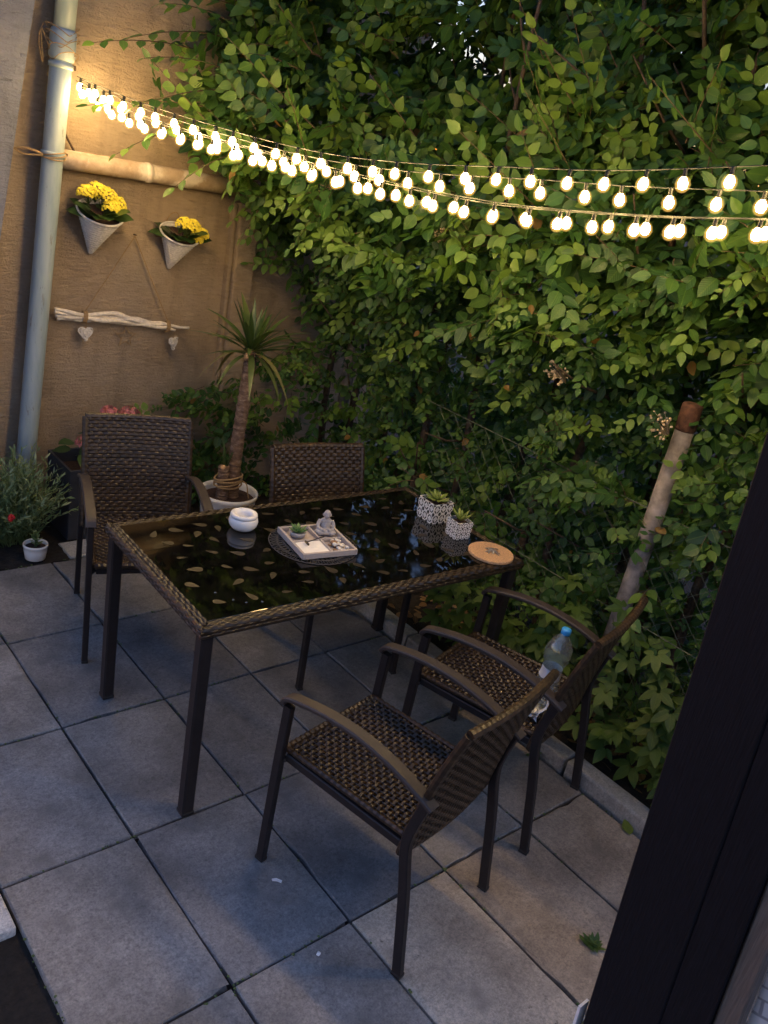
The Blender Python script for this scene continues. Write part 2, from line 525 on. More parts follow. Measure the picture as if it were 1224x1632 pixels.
# ------------------------------------------------------------------ mesh helpers
class MB:
    def __init__(s):
        s.v, s.f = [], []

    def add(s, vs, fs):
        o = len(s.v)
        s.v += [tuple(p) for p in vs]
        s.f += [tuple(i + o for i in f) for f in fs]
        return s

    def box(s, c, d, rot=None, bevel=0.0):
        hx, hy, hz = d[0] / 2, d[1] / 2, d[2] / 2
        c = Vector(c)
        if bevel <= 0:
            vs = [Vector((x, y, z)) for z in (-hz, hz) for x, y in ((-hx, -hy), (hx, -hy), (hx, hy), (-hx, hy))]
            fs = [(3, 2, 1, 0), (4, 5, 6, 7), (0, 1, 5, 4), (1, 2, 6, 5), (2, 3, 7, 6), (3, 0, 4, 7)]
        else:
            bm = bmesh.new()
            bmesh.ops.create_cube(bm, size=1.0)
            for v in bm.verts:
                v.co = Vector((v.co.x * d[0], v.co.y * d[1], v.co.z * d[2]))
            bmesh.ops.bevel(bm, geom=list(bm.edges), offset=bevel, segments=2, affect='EDGES', profile=0.5)
            bm.verts.index_update()
            vs = [v.co.copy() for v in bm.verts]
            fs = [tuple(v.index for v in f.verts) for f in bm.faces]
            bm.free()
        if rot is not None:
            vs = [rot @ v for v in vs]
        return s.add([c + v for v in vs], fs)

    def sweep(s, path, sect, side=None, cap=True, scale=None):
        """sweep a closed section [(a,b)] along path; a along side axis, b along normal"""
        path = [Vector(p) for p in path]
        n = len(path)
        k = len(sect)
        vs = []
        prev = None
        for i, p in enumerate(path):
            t = (path[min(i + 1, n - 1)] - path[max(i - 1, 0)]).normalized()
            if side is not None:
                a = Vector(side)
                a = (a - t * a.dot(t)).normalized()
            else:
                if prev is None:
                    r = Vector((0, 0, 1)) if abs(t.z) < 0.9 else Vector((1, 0, 0))
                    a = t.cross(r).normalized()
                else:
                    a = (prev - t * prev.dot(t)).normalized()
                prev = a
            b = t.cross(a)
            sc = 1.0 if scale is None else scale[i]
            vs += [p + a * (q[0] * sc) + b * (q[1] * sc) for q in sect]
        fs = []
        for i in range(n - 1):
            for j in range(k):
                j2 = (j + 1) % k
                fs.append((i * k + j, i * k + j2, (i + 1) * k + j2, (i + 1) * k + j))
        if cap:
            fs.append(tuple(range(k - 1, -1, -1)))
            fs.append(tuple((n - 1) * k + j for j in range(k)))
        return s.add(vs, fs)

    def tube(s, path, r, sides=8, cap=True):
        rs = r if isinstance(r, (list, tuple)) else None
        base = 1.0 if rs else r
        sect = [(base * math.cos(2 * PI * j / sides), base * math.sin(2 * PI * j / sides)) for j in range(sides)]
        return s.sweep(path, sect, None, cap, rs)

    def bar(s, path, w, t, side=(1, 0, 0), c=0.003):
        w2, t2 = w / 2, t / 2
        sect = [(-w2 + c, -t2), (w2 - c, -t2), (w2, -t2 + c), (w2, t2 - c), (w2 - c, t2), (-w2 + c, t2), (-w2, t2 - c), (-w2, -t2 + c)]
        return s.sweep(path, sect, side)

    def lathe(s, prof, n=24, c=(0, 0, 0), cap_bottom=True, cap_top=False, jitter=0.0):
        c = Vector(c)
        vs = []
        for (r, z) in prof:
            for j in range(n):
                a = 2 * PI * j / n
                rr = r * (1 + random.uniform(-jitter, jitter))
                vs.append(c + Vector((rr * math.cos(a), rr * math.sin(a), z)))
        fs = []
        for i in range(len(prof) - 1):
            for j in range(n):
                j2 = (j + 1) % n
                fs.append((i * n + j, i * n + j2, (i + 1) * n + j2, (i + 1) * n + j))
        if cap_bottom:
            fs.append(tuple(range(n - 1, -1, -1)))
        if cap_top:
            fs.append(tuple((len(prof) - 1) * n + j for j in range(n)))
        return s.add(vs, fs)

    def ball(s, c, r, seg=8, rings=5, rot=None):
        rx, ry, rz = r if isinstance(r, (tuple, list)) else (r, r, r)
        c = Vector(c)
        vs = [Vector((0, 0, -rz))]
        for i in range(1, rings):
            a = -PI / 2 + PI * i / rings
            for j in range(seg):
                b = 2 * PI * j / seg
                vs.append(Vector((rx * math.cos(a) * math.cos(b), ry * math.cos(a) * math.sin(b), rz * math.sin(a))))
        vs.append(Vector((0, 0, rz)))
        fs = []
        for j in range(seg):
            fs.append((0, 1 + (j + 1) % seg, 1 + j))
        for i in range(rings - 2):
            for j in range(seg):
                a, b2 = 1 + i * seg + j, 1 + i * seg + (j + 1) % seg
                fs.append((a, b2, b2 + seg, a + seg))
        t = len(vs) - 1
        o = 1 + (rings - 2) * seg
        for j in range(seg):
            fs.append((o + j, o + (j + 1) % seg, t))
        if rot is not None:
            vs = [rot @ v for v in vs]
        return s.add([c + v for v in vs], fs)

    def mesh(s, name, m, smooth=False):
        me = bpy.data.meshes.new(name)
        me.from_pydata(s.v, [], s.f)
        if smooth:
            me.polygons.foreach_set('use_smooth', [True] * len(me.polygons))
        me.materials.append(M[m])
        me.update()
        return me

    def build(s, name, m, parent=None, smooth=False, kind=None):
        return put(name, s.mesh(name, m, smooth), parent, kind)


def put(name, me, parent=None, kind=None, loc=None, rot=None, scale=None):
    o = bpy.data.objects.new(name, me)
    COL.objects.link(o)
    if parent is not None:
        o.parent = parent
    if kind:
        o['kind'] = kind
    if loc is not None:
        o.location = loc
    if rot is not None:
        o.rotation_euler = rot
    if scale is not None:
        o.scale = (scale, scale, scale) if isinstance(scale, (int, float)) else scale
    return o


def tag(o, label, cat, group=None):
    o['label'] = label
    o['category'] = cat
    if group:
        o['group'] = group
    return o


def thing(name, label, cat, loc=(0, 0, 0), rz=0.0, group=None):
    o = bpy.data.objects.new(name, None)
    o.empty_display_size = 0.05
    COL.objects.link(o)
    o.location = loc
    o.rotation_euler = (0, 0, rz)
    return tag(o, label, cat, group)


def add_attr(me, name, vals):
    a = me.attributes.new(name, 'FLOAT', 'POINT')
    a.data.foreach_set('value', np.asarray(vals, dtype=np.float32))


def add_uv_from_verts(me, uv):
    l = me.uv_layers.new(name='UVMap')
    idx = np.empty(len(me.loops), dtype=np.int32)
    me.loops.foreach_get('vertex_index', idx)
    l.data.foreach_set('uv', np.asarray(uv, dtype=np.float32)[idx].ravel())


def smooth_all(me):
    me.polygons.foreach_set('use_smooth', np.ones(len(me.polygons), dtype=bool))


def spline(pts, n=8):
    """Catmull-Rom through pts"""
    P = [Vector(p) for p in pts]
    P = [P[0] * 2 - P[1]] + P + [P[-1] * 2 - P[-2]]
    out = []
    for i in range(1, len(P) - 2):
        for k in range(n):
            t = k / n
            a, b, c, d = P[i - 1], P[i], P[i + 1], P[i + 2]
            out.append(0.5 * ((2 * b) + (c - a) * t + (2 * a - 5 * b + 4 * c - d) * t * t + (3 * b - a - 3 * c + d) * t ** 3))
    out.append(P[-2])
    return out


# leaf template: u across (-1..1), v along, h height above the leaf plane (units of length)
def leaf_template(wr=0.30, fold=0.12, droop=0.16, ser=0.0):
    rows = [(0.11, 0.55), (0.33, 1.0), (0.60, 0.88), (0.83, 0.46)]
    v = [(0.0, 0.0, 0.0)]
    uv = [(0.5, 0.0)]
    for t, w in rows:
        z = -droop * t * t
        for sgn in (-1, 0, 1):
            v.append((sgn * w * wr, t, z + (fold * w * wr if sgn else 0.0) + 0.02 * math.sin(t * 9)))
            uv.append((0.5 + sgn * 0.5 * w, t))
    v.append((0.0, 1.0, -droop))
    uv.append((0.5, 1.0))
    f = [(0, 2, 1), (0, 3, 2)]
    for i in range(len(rows) - 1):
        a = 1 + 3 * i
        for k in (0, 1):
            f += [(a + k, a + k + 1, a + k + 4), (a + k, a + k + 4, a + k + 3)]
    e = 1 + 3 * (len(rows) - 1)
    tip = len(v) - 1
    f += [(e, e + 1, tip), (e + 1, e + 2, tip)]
    return np.array(v), np.array(f), np.array(uv)


def leaves_mesh(name, P, D, N, L, tint, m, tmpl=None, wvar=None):
    """many leaves as one mesh; P base, D direction, N normal, L length (numpy arrays)"""
    tv, tf, tuv = tmpl if tmpl is not None else leaf_template()
    D = D / np.linalg.norm(D, axis=1, keepdims=True)
    N = N - D * (N * D).sum(1, keepdims=True)
    N = N / (np.linalg.norm(N, axis=1, keepdims=True) + 1e-9)
    S = np.cross(D, N)
    n, k = len(P), len(tv)
    W = np.ones(n) if wvar is None else wvar
    V = (P[:, None, :] + L[:, None, None] * (tv[None, :, 1, None] * D[:, None, :] + (tv[None, :, 0, None] * W[:, None, None]) * S[:, None, :] + tv[None, :, 2, None] * N[:, None, :]))
    F = (tf[None] + (np.arange(n) * k)[:, None, None]).reshape(-1, 3)
    me = bpy.data.meshes.new(name)
    me.vertices.add(n * k)
    me.vertices.foreach_set('co', V.reshape(-1).astype(np.float32))
    nf = len(F)
    me.loops.add(nf * 3)
    me.loops.foreach_set('vertex_index', F.reshape(-1).astype(np.int32))
    me.polygons.add(nf)
    me.polygons.foreach_set('loop_start', (np.arange(nf) * 3).astype(np.int32))
    me.polygons.foreach_set('loop_total', np.full(nf, 3, dtype=np.int32))
    me.update(calc_edges=True)
    smooth_all(me)
    add_attr(me, 'tint', np.repeat(tint, k))
    add_uv_from_verts(me, np.tile(tuv, (n, 1)))
    me.materials.append(M[m])
    return me


def unit(v):
    v = np.asarray(v, dtype=float)
    return v / (np.linalg.norm(v) + 1e-9)


def frame_matrix(P, D, N, s):
    """object matrix whose local y is D and local z is N (leaf template axes: x across, y along, z up)"""
    D = unit(D)
    N = np.asarray(N) - D * np.dot(N, D)
    N = unit(N)
    S = np.cross(D, N)
    return Matrix(((S[0] * s, D[0] * s, N[0] * s, P[0]), (S[1] * s, D[1] * s, N[1] * s, P[1]), (S[2] * s, D[2] * s, N[2] * s, P[2]), (0, 0, 0, 1)))


def single_leaf(name, m, tint, wr=0.33, fold=0.1, droop=0.16):
    tv, tf, tuv = leaf_template(wr, fold, droop)
    me = bpy.data.meshes.new(name)
    me.from_pydata([tuple(x) for x in tv], [], [tuple(int(i) for i in x) for x in tf])
    smooth_all(me)
    add_attr(me, 'tint', np.full(len(tv), tint))
    add_uv_from_verts(me, tuv)
    me.materials.append(M[m])
    return me


def set_tint(o, fn):
    me = o.data
    add_attr(me, 'tint', [fn(v.co) for v in me.vertices])
    return o


# ================================================================== SETTING
# ground sheet
g = MB().add([(-400, -400, -0.09), (400, -400, -0.09), (400, 400, -0.09), (-400, 400, -0.09)], [(0, 1, 2, 3)])
g.build('ground', 'soil', kind='structure')


def rough_sheet(name, x0, x1, y0, y1, z, m, step=0.03, amp=0.012, kind='structure'):
    nx, ny = int((x1 - x0) / step) + 1, int((y1 - y0) / step) + 1
    vs = []
    for j in range(ny + 1):
        for i in range(nx + 1):
            x, y = x0 + (x1 - x0) * i / nx, y0 + (y1 - y0) * j / ny
            vs.append((x, y, z + amp * (mnoise.noise((x * 9, y * 9, 1.3)) + 0.7 * mnoise.noise((x * 31, y * 31, 4.1)))))
    fs = [(j * (nx + 1) + i, j * (nx + 1) + i + 1, (j + 1) * (nx + 1) + i + 1, (j + 1) * (nx + 1) + i) for j in range(ny) for i in range(nx)]
    return MB().add(vs, fs).build(name, m, kind=kind, smooth=True)


# patio: bedding sheet with each slab as a piece
patio = MB().add([(-0.6, -0.7, -0.022), (2.556, -0.7, -0.022), (2.556, 3.665, -0.022), (-0.6, 3.665, -0.022)], [(0, 1, 2, 3)]).build('patio', 'soil', kind='structure')
XS = [-0.605, -0.2, 0.2, 0.6, 1.003, 1.407, 1.802, 2.194, 2.548]
YS = [-0.56, 0.045, 0.652, 1.258, 1.868, 2.467, 3.066, 3.665]
SLAB = {(4, 3): 'slab_blue', (3, 3): 'slab_grey', (4, 4): 'slab_grey', (5, 3): 'slab_blue', (5, 2): 'slab_pale', (6, 2): 'slab_brown',
        (4, 2): 'slab_grey', (3, 4): 'slab_grey', (4, 5): 'slab_blue', (5, 4): 'slab_blue', (5, 5): 'slab_blue', (3, 5): 'slab_grey',
        (6, 3): 'slab_grey', (6, 4): 'slab_blue', (7, 2): 'slab_brown', (7, 3): 'slab_brown', (3, 2): 'slab_grey', (6, 1): 'slab_brown',
        (4, 6): 'slab_grey', (3, 6): 'slab_grey', (5, 1): 'slab_grey', (5, 6): 'slab_grey', (6, 5): 'slab_grey'}


def slab_mesh(w, d, m):
    n = 7
    pts = []
    hw, hd = w / 2, d / 2
    for k in range(n):
        pts.append((-hw + w * k / n, -hd))
    for k in range(n):
        pts.append((hw, -hd + d * k / n))
    for k in range(n):
        pts.append((hw - w * k / n, hd))
    for k in range(n):
        pts.append((-hw, hd - d * k / n))
    def jit(p, a, inset):
        f = 1 - inset / max(abs(p[0]), abs(p[1]), 0.05)
        chip = 0.010 if random.random() < 0.07 else 0.0
        sx = 1 - (inset + chip) / hw
        sy = 1 - (inset + chip) / hd
        return (p[0] * sx + random.uniform(-a, a), p[1] * sy + random.uniform(-a, a))
    k = len(pts)
    low = [(p[0], p[1], -0.045) for p in pts]
    a = [jit(p, 0.0012, 0.0005) + (-0.005,) for p in pts]
    b = [jit(p, 0.0012, 0.004) + (0.0,) for p in pts]
    vs = low + a + b
    fs = []
    for r in (0, 1):
        for i in range(k):
            j = (i + 1) % k
            fs.append((r * k + i, r * k + j, (r + 1) * k + j, (r + 1) * k + i))
    fs.append(tuple(2 * k + i for i in range(k)))
    me = MB().add(vs, fs).mesh('paving_slab', m)
    return me


for i in range(len(XS) - 1):
    for j in range(len(YS) - 1):
        if XS[i] < 0.55 and YS[j] < 1.8:
            continue
        w, d = XS[i + 1] - XS[i] - random.uniform(0.004, 0.009), YS[j + 1] - YS[j] - random.uniform(0.004, 0.009)
        m = SLAB.get((i, j), random.choice(['slab_grey', 'slab_blue', 'slab_grey']))
        put('paving_slab', slab_mesh(w, d, m), patio, None,
            ((XS[i] + XS[i + 1]) / 2 + random.uniform(-.001, .001), (YS[j] + YS[j + 1]) / 2 + random.uniform(-.001, .001), random.uniform(-0.002, 0.0015)),
            (random.uniform(-.004, .004), random.uniform(-.004, .004), random.uniform(-.002, .002)))

# soil patches (setting)
rough_sheet('soil_patch', -0.6, 0.592, -0.7, 1.702, -0.022, 'soil')
rough_sheet('soil_bed', -0.8, 2.548, 3.675, 4.32, -0.012, 'soil')
rough_sheet('hedge_bed', 2.665, 4.2, -0.6, 4.32, 0.028, 'soil', 0.04, 0.018)
tag(MB().box((0.20, 1.783, -0.016), (0.785, 0.142, 0.05), bevel=0.006).build('edging_block', 'pale_block'),
    'pale concrete edging block beside the dark soil patch at lower left', 'edging block')
# pale edging pavers in front of the planter
for k, x in enumerate((1.603, 1.808, 2.013)):
    w = 0.196
    tag(put('edging_paver', slab_mesh(w, 0.165, 'pale_block'), None, None, (x, 3.763, -0.001), (0, 0, random.uniform(-.02, .02))),
        ['small pale paver at the planter, nearest the bed with the fine leaved bush', 'small pale paver in front of the dark planter, middle of three',
         'small pale paver at the planter, nearest the yucca pot'][k], 'paver', 'pale pavers in front of the planter')

# kerb: four stones
kerb = MB().box((2.605, 1.85, -0.06), (0.085, 4.9, 0.04)).build('kerb', 'soil', kind='structure')
for k in range(5):
    y0 = -0.55 + 0.965 * k
    b = MB().box((0, 0, 0), (0.082, 0.955, 0.12), bevel=0.009).mesh('kerb_stone', 'kerb')
    put('kerb_stone', b, kerb, None, (2.607 + random.uniform(-.003, .003), y0 + 0.48, 0.001 + random.uniform(-.003, .003)), (0, random.uniform(-.02, .02), random.uniform(-.004, .004)))

# ------------------------------------------------------------------ rendered wall with pilaster
WY = 4.30
wall = thing('garden_wall', 'tan rough plastered wall behind the hanging planters and drainpipe', 'wall', (2.4, WY, 0))


def wall_sheet(x0, x1, z0, z1, y, th, m, name, parent):
    nx, nz = 60, 60
    vs = []
    for j in range(nz + 1):
        for i in range(nx + 1):
            x, z = x0 + (x1 - x0) * i / nx, z0 + (z1 - z0) * j / nz
            dy = 0.008 * mnoise.noise((x * 2.3, z * 2.3, 0.7)) + 0.004 * mnoise.noise((x * 8, z * 8, 3.7))
            vs.append((x, y + dy, z))
    fs = [(j * (nx + 1) + i, j * (nx + 1) + i + 1, (j + 1) * (nx + 1) + i + 1, (j + 1) * (nx + 1) + i) for j in range(nz) for i in range(nx)]
    mb = MB().add(vs, fs)
    mb.box(((x0 + x1) / 2, y + 0.02 + th / 2, (z0 + z1) / 2), (x1 - x0, th, z1 - z0))
    return mb.build(name, m, parent, smooth=False)


wall_sheet(-1.35, 1.4, -0.08, 3.5, 0.0, 0.22, 'plaster', 'render_coat', wall)
pil = MB()
pil.box((0.26, -0.028, 0.82), (0.13, 0.075, 1.75), bevel=0.012)
pil.box((0.178, -0.016, 0.82), (0.026, 0.05, 1.74), bevel=0.008)
pil.build('pilaster', 'plaster', wall)

# grey rendered pier at far left, its right edge leaning
pier = thing('concrete_pier', 'grey lavender rendered pier left of the drainpipe at the picture edge', 'pier', (1.0, 4.2, 0))
MB().add([(-0.7, -0.06, -0.08), (0.335 - 0.23, -0.06, -0.08), (0.455 + 0.13, -0.06, 3.4), (-0.7, -0.06, 3.4),
          (-0.7, 0.12, -0.08), (0.335 - 0.23, 0.12, -0.08), (0.455 + 0.13, 0.12, 3.4), (-0.7, 0.12, 3.4)],
         [(0, 1, 2, 3), (7, 6, 5, 4), (1, 5, 6, 2), (0, 3, 7, 4), (3, 2, 6, 7), (0, 4, 5, 1)]).build('pier_face', 'plaster_grey', pier)

# ------------------------------------------------------------------ drainpipe
dp = thing('drainpipe', 'pale blue green painted drainpipe running up the tan wall', 'drainpipe', (1.445, WY - 0.085, -0.02))
LEAN = 0.066


def dpp(z):
    return Vector((LEAN * z, 0, z))


MB().tube([dpp(z) for z in (0, 0.5, 1.0, 1.5, 2.0, 2.33)], 0.0475, 20).build('pipe', 'drainpipe', dp, True)
MB().tube([dpp(z) for z in (2.22, 2.235, 2.33, 2.345)], [0.050, 0.0565, 0.0565, 0.05], 20).build('socket_joint', 'drainpipe', dp, True)
MB().tube([dpp(2.3), dpp(3.3)], 0.046, 20).build('upper_pipe', 'drainpipe', dp, True)
for zc in (1.83, 2.20):
    MB().tube([dpp(zc - 0.010) + Vector((0, 0, 0)), dpp(zc + 0.010)], 0.0535, 20).build('pipe_clamp', 'drainpipe', dp, True)
    MB().box(dpp(zc) + Vector((0.056, 0.02, 0)), (0.018, 0.06, 0.02)).build('clamp_lug', 'rusty_iron', dp)

# twine knotted round the drainpipe
tw = thing('tied_twine', 'old twine wrapped round the drainpipe with a loose frayed end', 'twine', (1.445 + LEAN * 1.82 - 0.086, WY - 0.085, 1.80))
mb = MB()
for k in range(3):
    mb.tube([dpp(0.0) + Vector((0.086 + 0.056 * math.cos(a), 0.056 * math.sin(a), 0.0 + 0.006 * k + 0.012 * math.sin(a + k))) for a in [2 * PI * q / 24 for q in range(25)]], 0.0028, 5, False)
mb.build('wrap', 'twine', tw)
mb = MB()
mb.tube(spline([(0.03, -0.03, 0.005), (-0.03, -0.01, 0.02), (-0.08, 0.02, 0.01), (-0.13, 0.03, -0.025), (-0.19, 0.0, -0.012)], 5), 0.0055, 5)
mb.tube(spline([(0.03, -0.03, 0.0), (-0.05, 0.0, -0.005), (-0.1, 0.03, 0.018), (-0.16, 0.01, -0.02)], 5), 0.004, 5)
mb.build('loose_end', 'twine', tw)
tw2 = thing('tangled_cord', 'tangled thin cord wound round the top joint of the drainpipe', 'cord', (1.445 + LEAN * 2.26, WY - 0.085, 2.22))
mb = MB()
for k in range(5):
    ph = random.random() * 6
    mb.tube([Vector((0.062 * math.cos(a) + 0.012 * math.sin(3 * a + ph), 0.062 * math.sin(a), 0.05 * k / 2 + 0.02 * math.sin(a * 2 + ph))) for a in [2 * PI * q / 28 for q in range(29)]], 0.0022, 4, False)
mb.tube(spline([(-0.06, 0, 0.03), (-0.085, 0.02, 0.09), (-0.075, 0.02, -0.04), (-0.095, 0.02, 0.05), (-0.07, 0.03, 0.12)], 6), 0.0025, 4)
mb.build('loop', 'twine', tw2)

# old horizontal pipe on the wall and iron strap
hp = thing('wall_pipe', 'old horizontal pipe with peeling paint fixed across the tan wall', 'pipe', (1.60, WY - 0.055, 1.792))
MB().tube([(-0.035, 0, 0.001), (0.3, 0, -0.006), (0.62, 0, -0.013), (1.18, 0, -0.028)], 0.044, 18).build('pipe', 'peeling', hp, True)
MB().tube([(0.43, 0, -0.0095), (0.46, 0, -0.0100)], 0.049, 18).build('coupling', 'peeling', hp, True)
ir = thing('iron_strap', 'bent rusty iron strap above the horizontal wall pipe', 'strap', (1.630, WY - 0.03, 1.93))
MB().bar(spline([(0, 0.02, 0), (0.01, 0, -0.03), (0.045, -0.01, -0.09), (0.075, 0.0, -0.13)], 5), 0.018, 0.006, (0, 1, 0), 0.001).build('strap', 'rusty_iron', ir)

# ================================================================== HEDGE
hedge = thing('hornbeam_hedge', 'tall dense green leafy hedge filling the right side behind the table', 'hedge', (3.0, 2.4, 0.03))
HO = np.array((3.0, 2.4, 0.03))


def sstep(a, b, x):
    t = np.clip((x - a) / (b - a), 0, 1)
    return t * t * (3 - 2 * t)


_ph = rng.uniform(0, 6.28, (8,))


def front(y, z):
    """x of the hedge's front surface"""
    und = (0.065 * np.sin(y * 5.1 + _ph[0] + 1.3 * np.sin(z * 2.2)) + 0.055 * np.sin(z * 6.3 + _ph[1] + 1.1 * np.sin(y * 2.9 + _ph[2]))
           + 0.045 * np.sin(y * 11.0 + z * 7.0 + _ph[3]) + 0.04 * np.sin(z * 13.0 - y * 8.0 + _ph[4]))
    x = 2.95 + und
    x -= sstep(1.15, 1.72, z) * (1 - sstep(1.92, 2.22, z)) * (0.36 + 0.09 * np.sin(y * 4.3 + 1.0)) * (0.30 + 0.70 * sstep(1.75, 2.5, y)) - 0.13 * sstep(2.05, 2.5, z) * (1 - sstep(3.3, 3.9, y)) + sstep(1.50, 2.20, z) * 0.78 * sstep(3.05, 4.1, y)
    x += 0.13 * (1 - sstep(0.9, 1.45, z)) * sstep(2.2, 3.0, y) * (1 - sstep(3.6, 4.0, y))
    x -= (1 - sstep(0.60, 0.95, z)) * sstep(3.75, 4.12, y) * 0.78
    x += 0.10 * (1 - sstep(0.1, 0.5, z)) * (1 - sstep(2.6, 3.4, y))
    x += 0.18 * np.exp(-((z - 1.25) / 0.3) ** 2) * sstep(3.5, 4.1, y)
    return x


NT = 11800
ty = rng.uniform(0.35, 4.22, NT)
tz = np.where(rng.random(NT) < 0.93, rng.uniform(0.02, 2.95, NT), rng.uniform(2.7, 3.3, NT))
depth = np.abs(rng.normal(0, 0.13, NT)) + (rng.random(NT) < 0.30) * rng.uniform(0.1, 0.55, NT)
back = rng.random(NT) < 0.25
depth = np.where(back, rng.uniform(0.55, 0.95, NT), depth)
tz = np.where(back, tz * 0.93, tz)
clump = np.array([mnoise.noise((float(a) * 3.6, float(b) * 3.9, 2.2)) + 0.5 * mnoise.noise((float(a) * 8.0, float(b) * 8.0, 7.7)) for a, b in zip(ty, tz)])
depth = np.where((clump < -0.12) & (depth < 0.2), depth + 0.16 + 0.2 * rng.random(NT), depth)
tz[-800:] = rng.uniform(2.05, 3.15, 800)
depth[-800:] = rng.uniform(0.30, 0.95, 800)
tx = front(ty, tz) + depth
P, D, N, L, T, W = [], [], [], [], [], []
twig_mb = MB()
for i in range(NT):
    up = rng.uniform(-0.55, 0.75) + (0.35 if tz[i] > 2.0 else 0.0)
    t = unit((-0.55 + rng.normal(0, .25), rng.normal(0, 0.75), up))
    n0 = unit((-0.75 + rng.normal(0, .3), rng.normal(0, .35), 0.62 + rng.normal(0, .3)))
    n0 = unit(n0 - t * np.dot(n0, t))
    s = np.cross(t, n0)
    base = np.array((tx[i], ty[i], tz[i]))
    if base[0] < 3.02 and 0.42 < base[2] < 1.62 and -0.034 < base[1] / base[0] - 0.523 < 0.030 and rng.random() < 0.93:
        continue
    cnt = rng.integers(5, 10)
    sz = rng.choice((0.033, 0.040, 0.047, 0.055, 0.062)) * rng.uniform(0.9, 1.1) * (0.94 + 0.34 * float(sstep(1.2, 1.9, tz[i])))
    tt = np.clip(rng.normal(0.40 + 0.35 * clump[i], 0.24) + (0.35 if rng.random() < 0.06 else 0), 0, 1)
    ln = cnt * sz * 0.42
    for k in range(cnt):
        q = (k + 0.6) / cnt
        p = base + t * (ln * q) + np.array((0, 0, -0.03 * q * q))
        sg = 1 if k % 2 else -1
        d = t * 0.62 + s * sg * 0.85 + np.array((0, 0, -0.28)) + rng.normal(0, .14, 3)
        if k == cnt - 1:
            d = t + rng.normal(0, .15, 3)
        P.append(p)
        D.append(d)
        N.append(n0 + rng.normal(0, .28, 3))
        L.append(sz * (0.75 + 0.4 * math.sin(PI * min(1, q + 0.15))) * rng.uniform(.85, 1.15))
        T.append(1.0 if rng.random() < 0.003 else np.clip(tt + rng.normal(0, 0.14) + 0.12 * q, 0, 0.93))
        W.append(rng.uniform(0.85, 1.25))
    if depth[i] < 0.15 and i % 2 == 0:
        a = Vector(base - HO) 
        b = Vector(base + t * ln - HO) + Vector((0, 0, -0.03))
        twig_mb.tube([a - Vector(t) * 0.05, (a + b) / 2 + Vector((0, 0, 0.006)), b], [0.0022, 0.0016, 0.0008], 3, False)
P, D, N, L, T, W = (np.array(a) for a in (P, D, N, L, T, W))
ok = (P[:, 1] < 4.27) & (P[:, 2] > 0.02)
P, D, N, L, T, W = P[ok], D[ok], N[ok], L[ok], T[ok], W[ok]
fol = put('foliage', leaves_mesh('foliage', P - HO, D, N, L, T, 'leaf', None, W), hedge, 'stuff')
twig_mb.build('twigs', 'twig', hedge, kind='stuff')

# stems inside the hedge
for k in range(15):
    y = 0.5 + k * 0.26 + random.uniform(-.06, .06)
    x = random.uniform(3.05, 3.35)
    pts = [Vector((x + random.uniform(-.05, .05) * q, y + random.uniform(-.08, .08) * (q > 0), 0.75 * q)) - Vector(HO) for q in range(5)]
    mb = MB().tube(spline(pts, 4), [0.026 * (1 - 0.75 * q / 16) for q in range(17)], 7)
    for _ in range(5):
        a = pts[random.randint(1, 3)] + Vector((0, 0, random.uniform(-.3, .3)))
        b = a + Vector((random.uniform(-.45, .05), random.uniform(-.3, .3), random.uniform(.1, .35)))
        mb.tube([a, (a + b) / 2 + Vector((0, 0, -.02)), b], [0.008, 0.006, 0.003], 5)
    mb.build('stem', 'bark', hedge, True)

# single shoots standing out of the hedge, each leaf a piece of its own
LEAFV = [single_leaf('leaf', 'leaf', t, wr, fo, dr) for t, wr, fo, dr in
         ((0.35, .34, .1, .14), (0.5, .31, .14, .22), (0.62, .36, .08, .1), (0.75, .33, .12, .26), (0.88, .35, .1, .16), (0.56, .30, .2, .05))]
SHOOTS = []
for _ in range(17):
    y = random.uniform(1.15, 3.9)
    SHOOTS.append((y, random.uniform(1.95, 2.45), (-0.75 + random.uniform(-.25, .15), random.uniform(-.5, .5), random.uniform(0.35, 0.9)), random.uniform(0.30, 0.54)))
for y, z, d, ln in ((4.05, 2.36, (-1.0, -0.12, 0.05), 0.52), (3.98, 2.13, (-1.0, -0.10, 0.02), 0.60), (4.0, 2.5, (-1.0, -0.2, 0.22), 0.44),
                    (3.9, 2.22, (-1.0, -0.25, -0.1), 0.5), (4.1, 2.02, (-1, -0.1, -0.2), 0.36), (3.8, 1.95, (-1, -0.3, -0.25), 0.34), (3.7, 2.35, (-1, -0.1, 0.3), 0.4),
                    (4.02, 2.44, (-1.0, -0.05, 0.0), 0.40), (3.92, 2.30, (-1.0, -0.15, 0.15), 0.46), (4.05, 2.58, (-1.0, -0.1, 0.1), 0.42), (3.85, 2.08, (-1.0, -0.2, 0.0), 0.40)):
    SHOOTS.append((y, z, d, ln))
for _ in range(5):
    SHOOTS.append((random.uniform(1.15, 3.8), random.uniform(0.35, 1.7), (-0.7, random.uniform(-.8, .8), random.uniform(-.4, .5)), random.uniform(0.18, 0.3)))
nleaf = 0
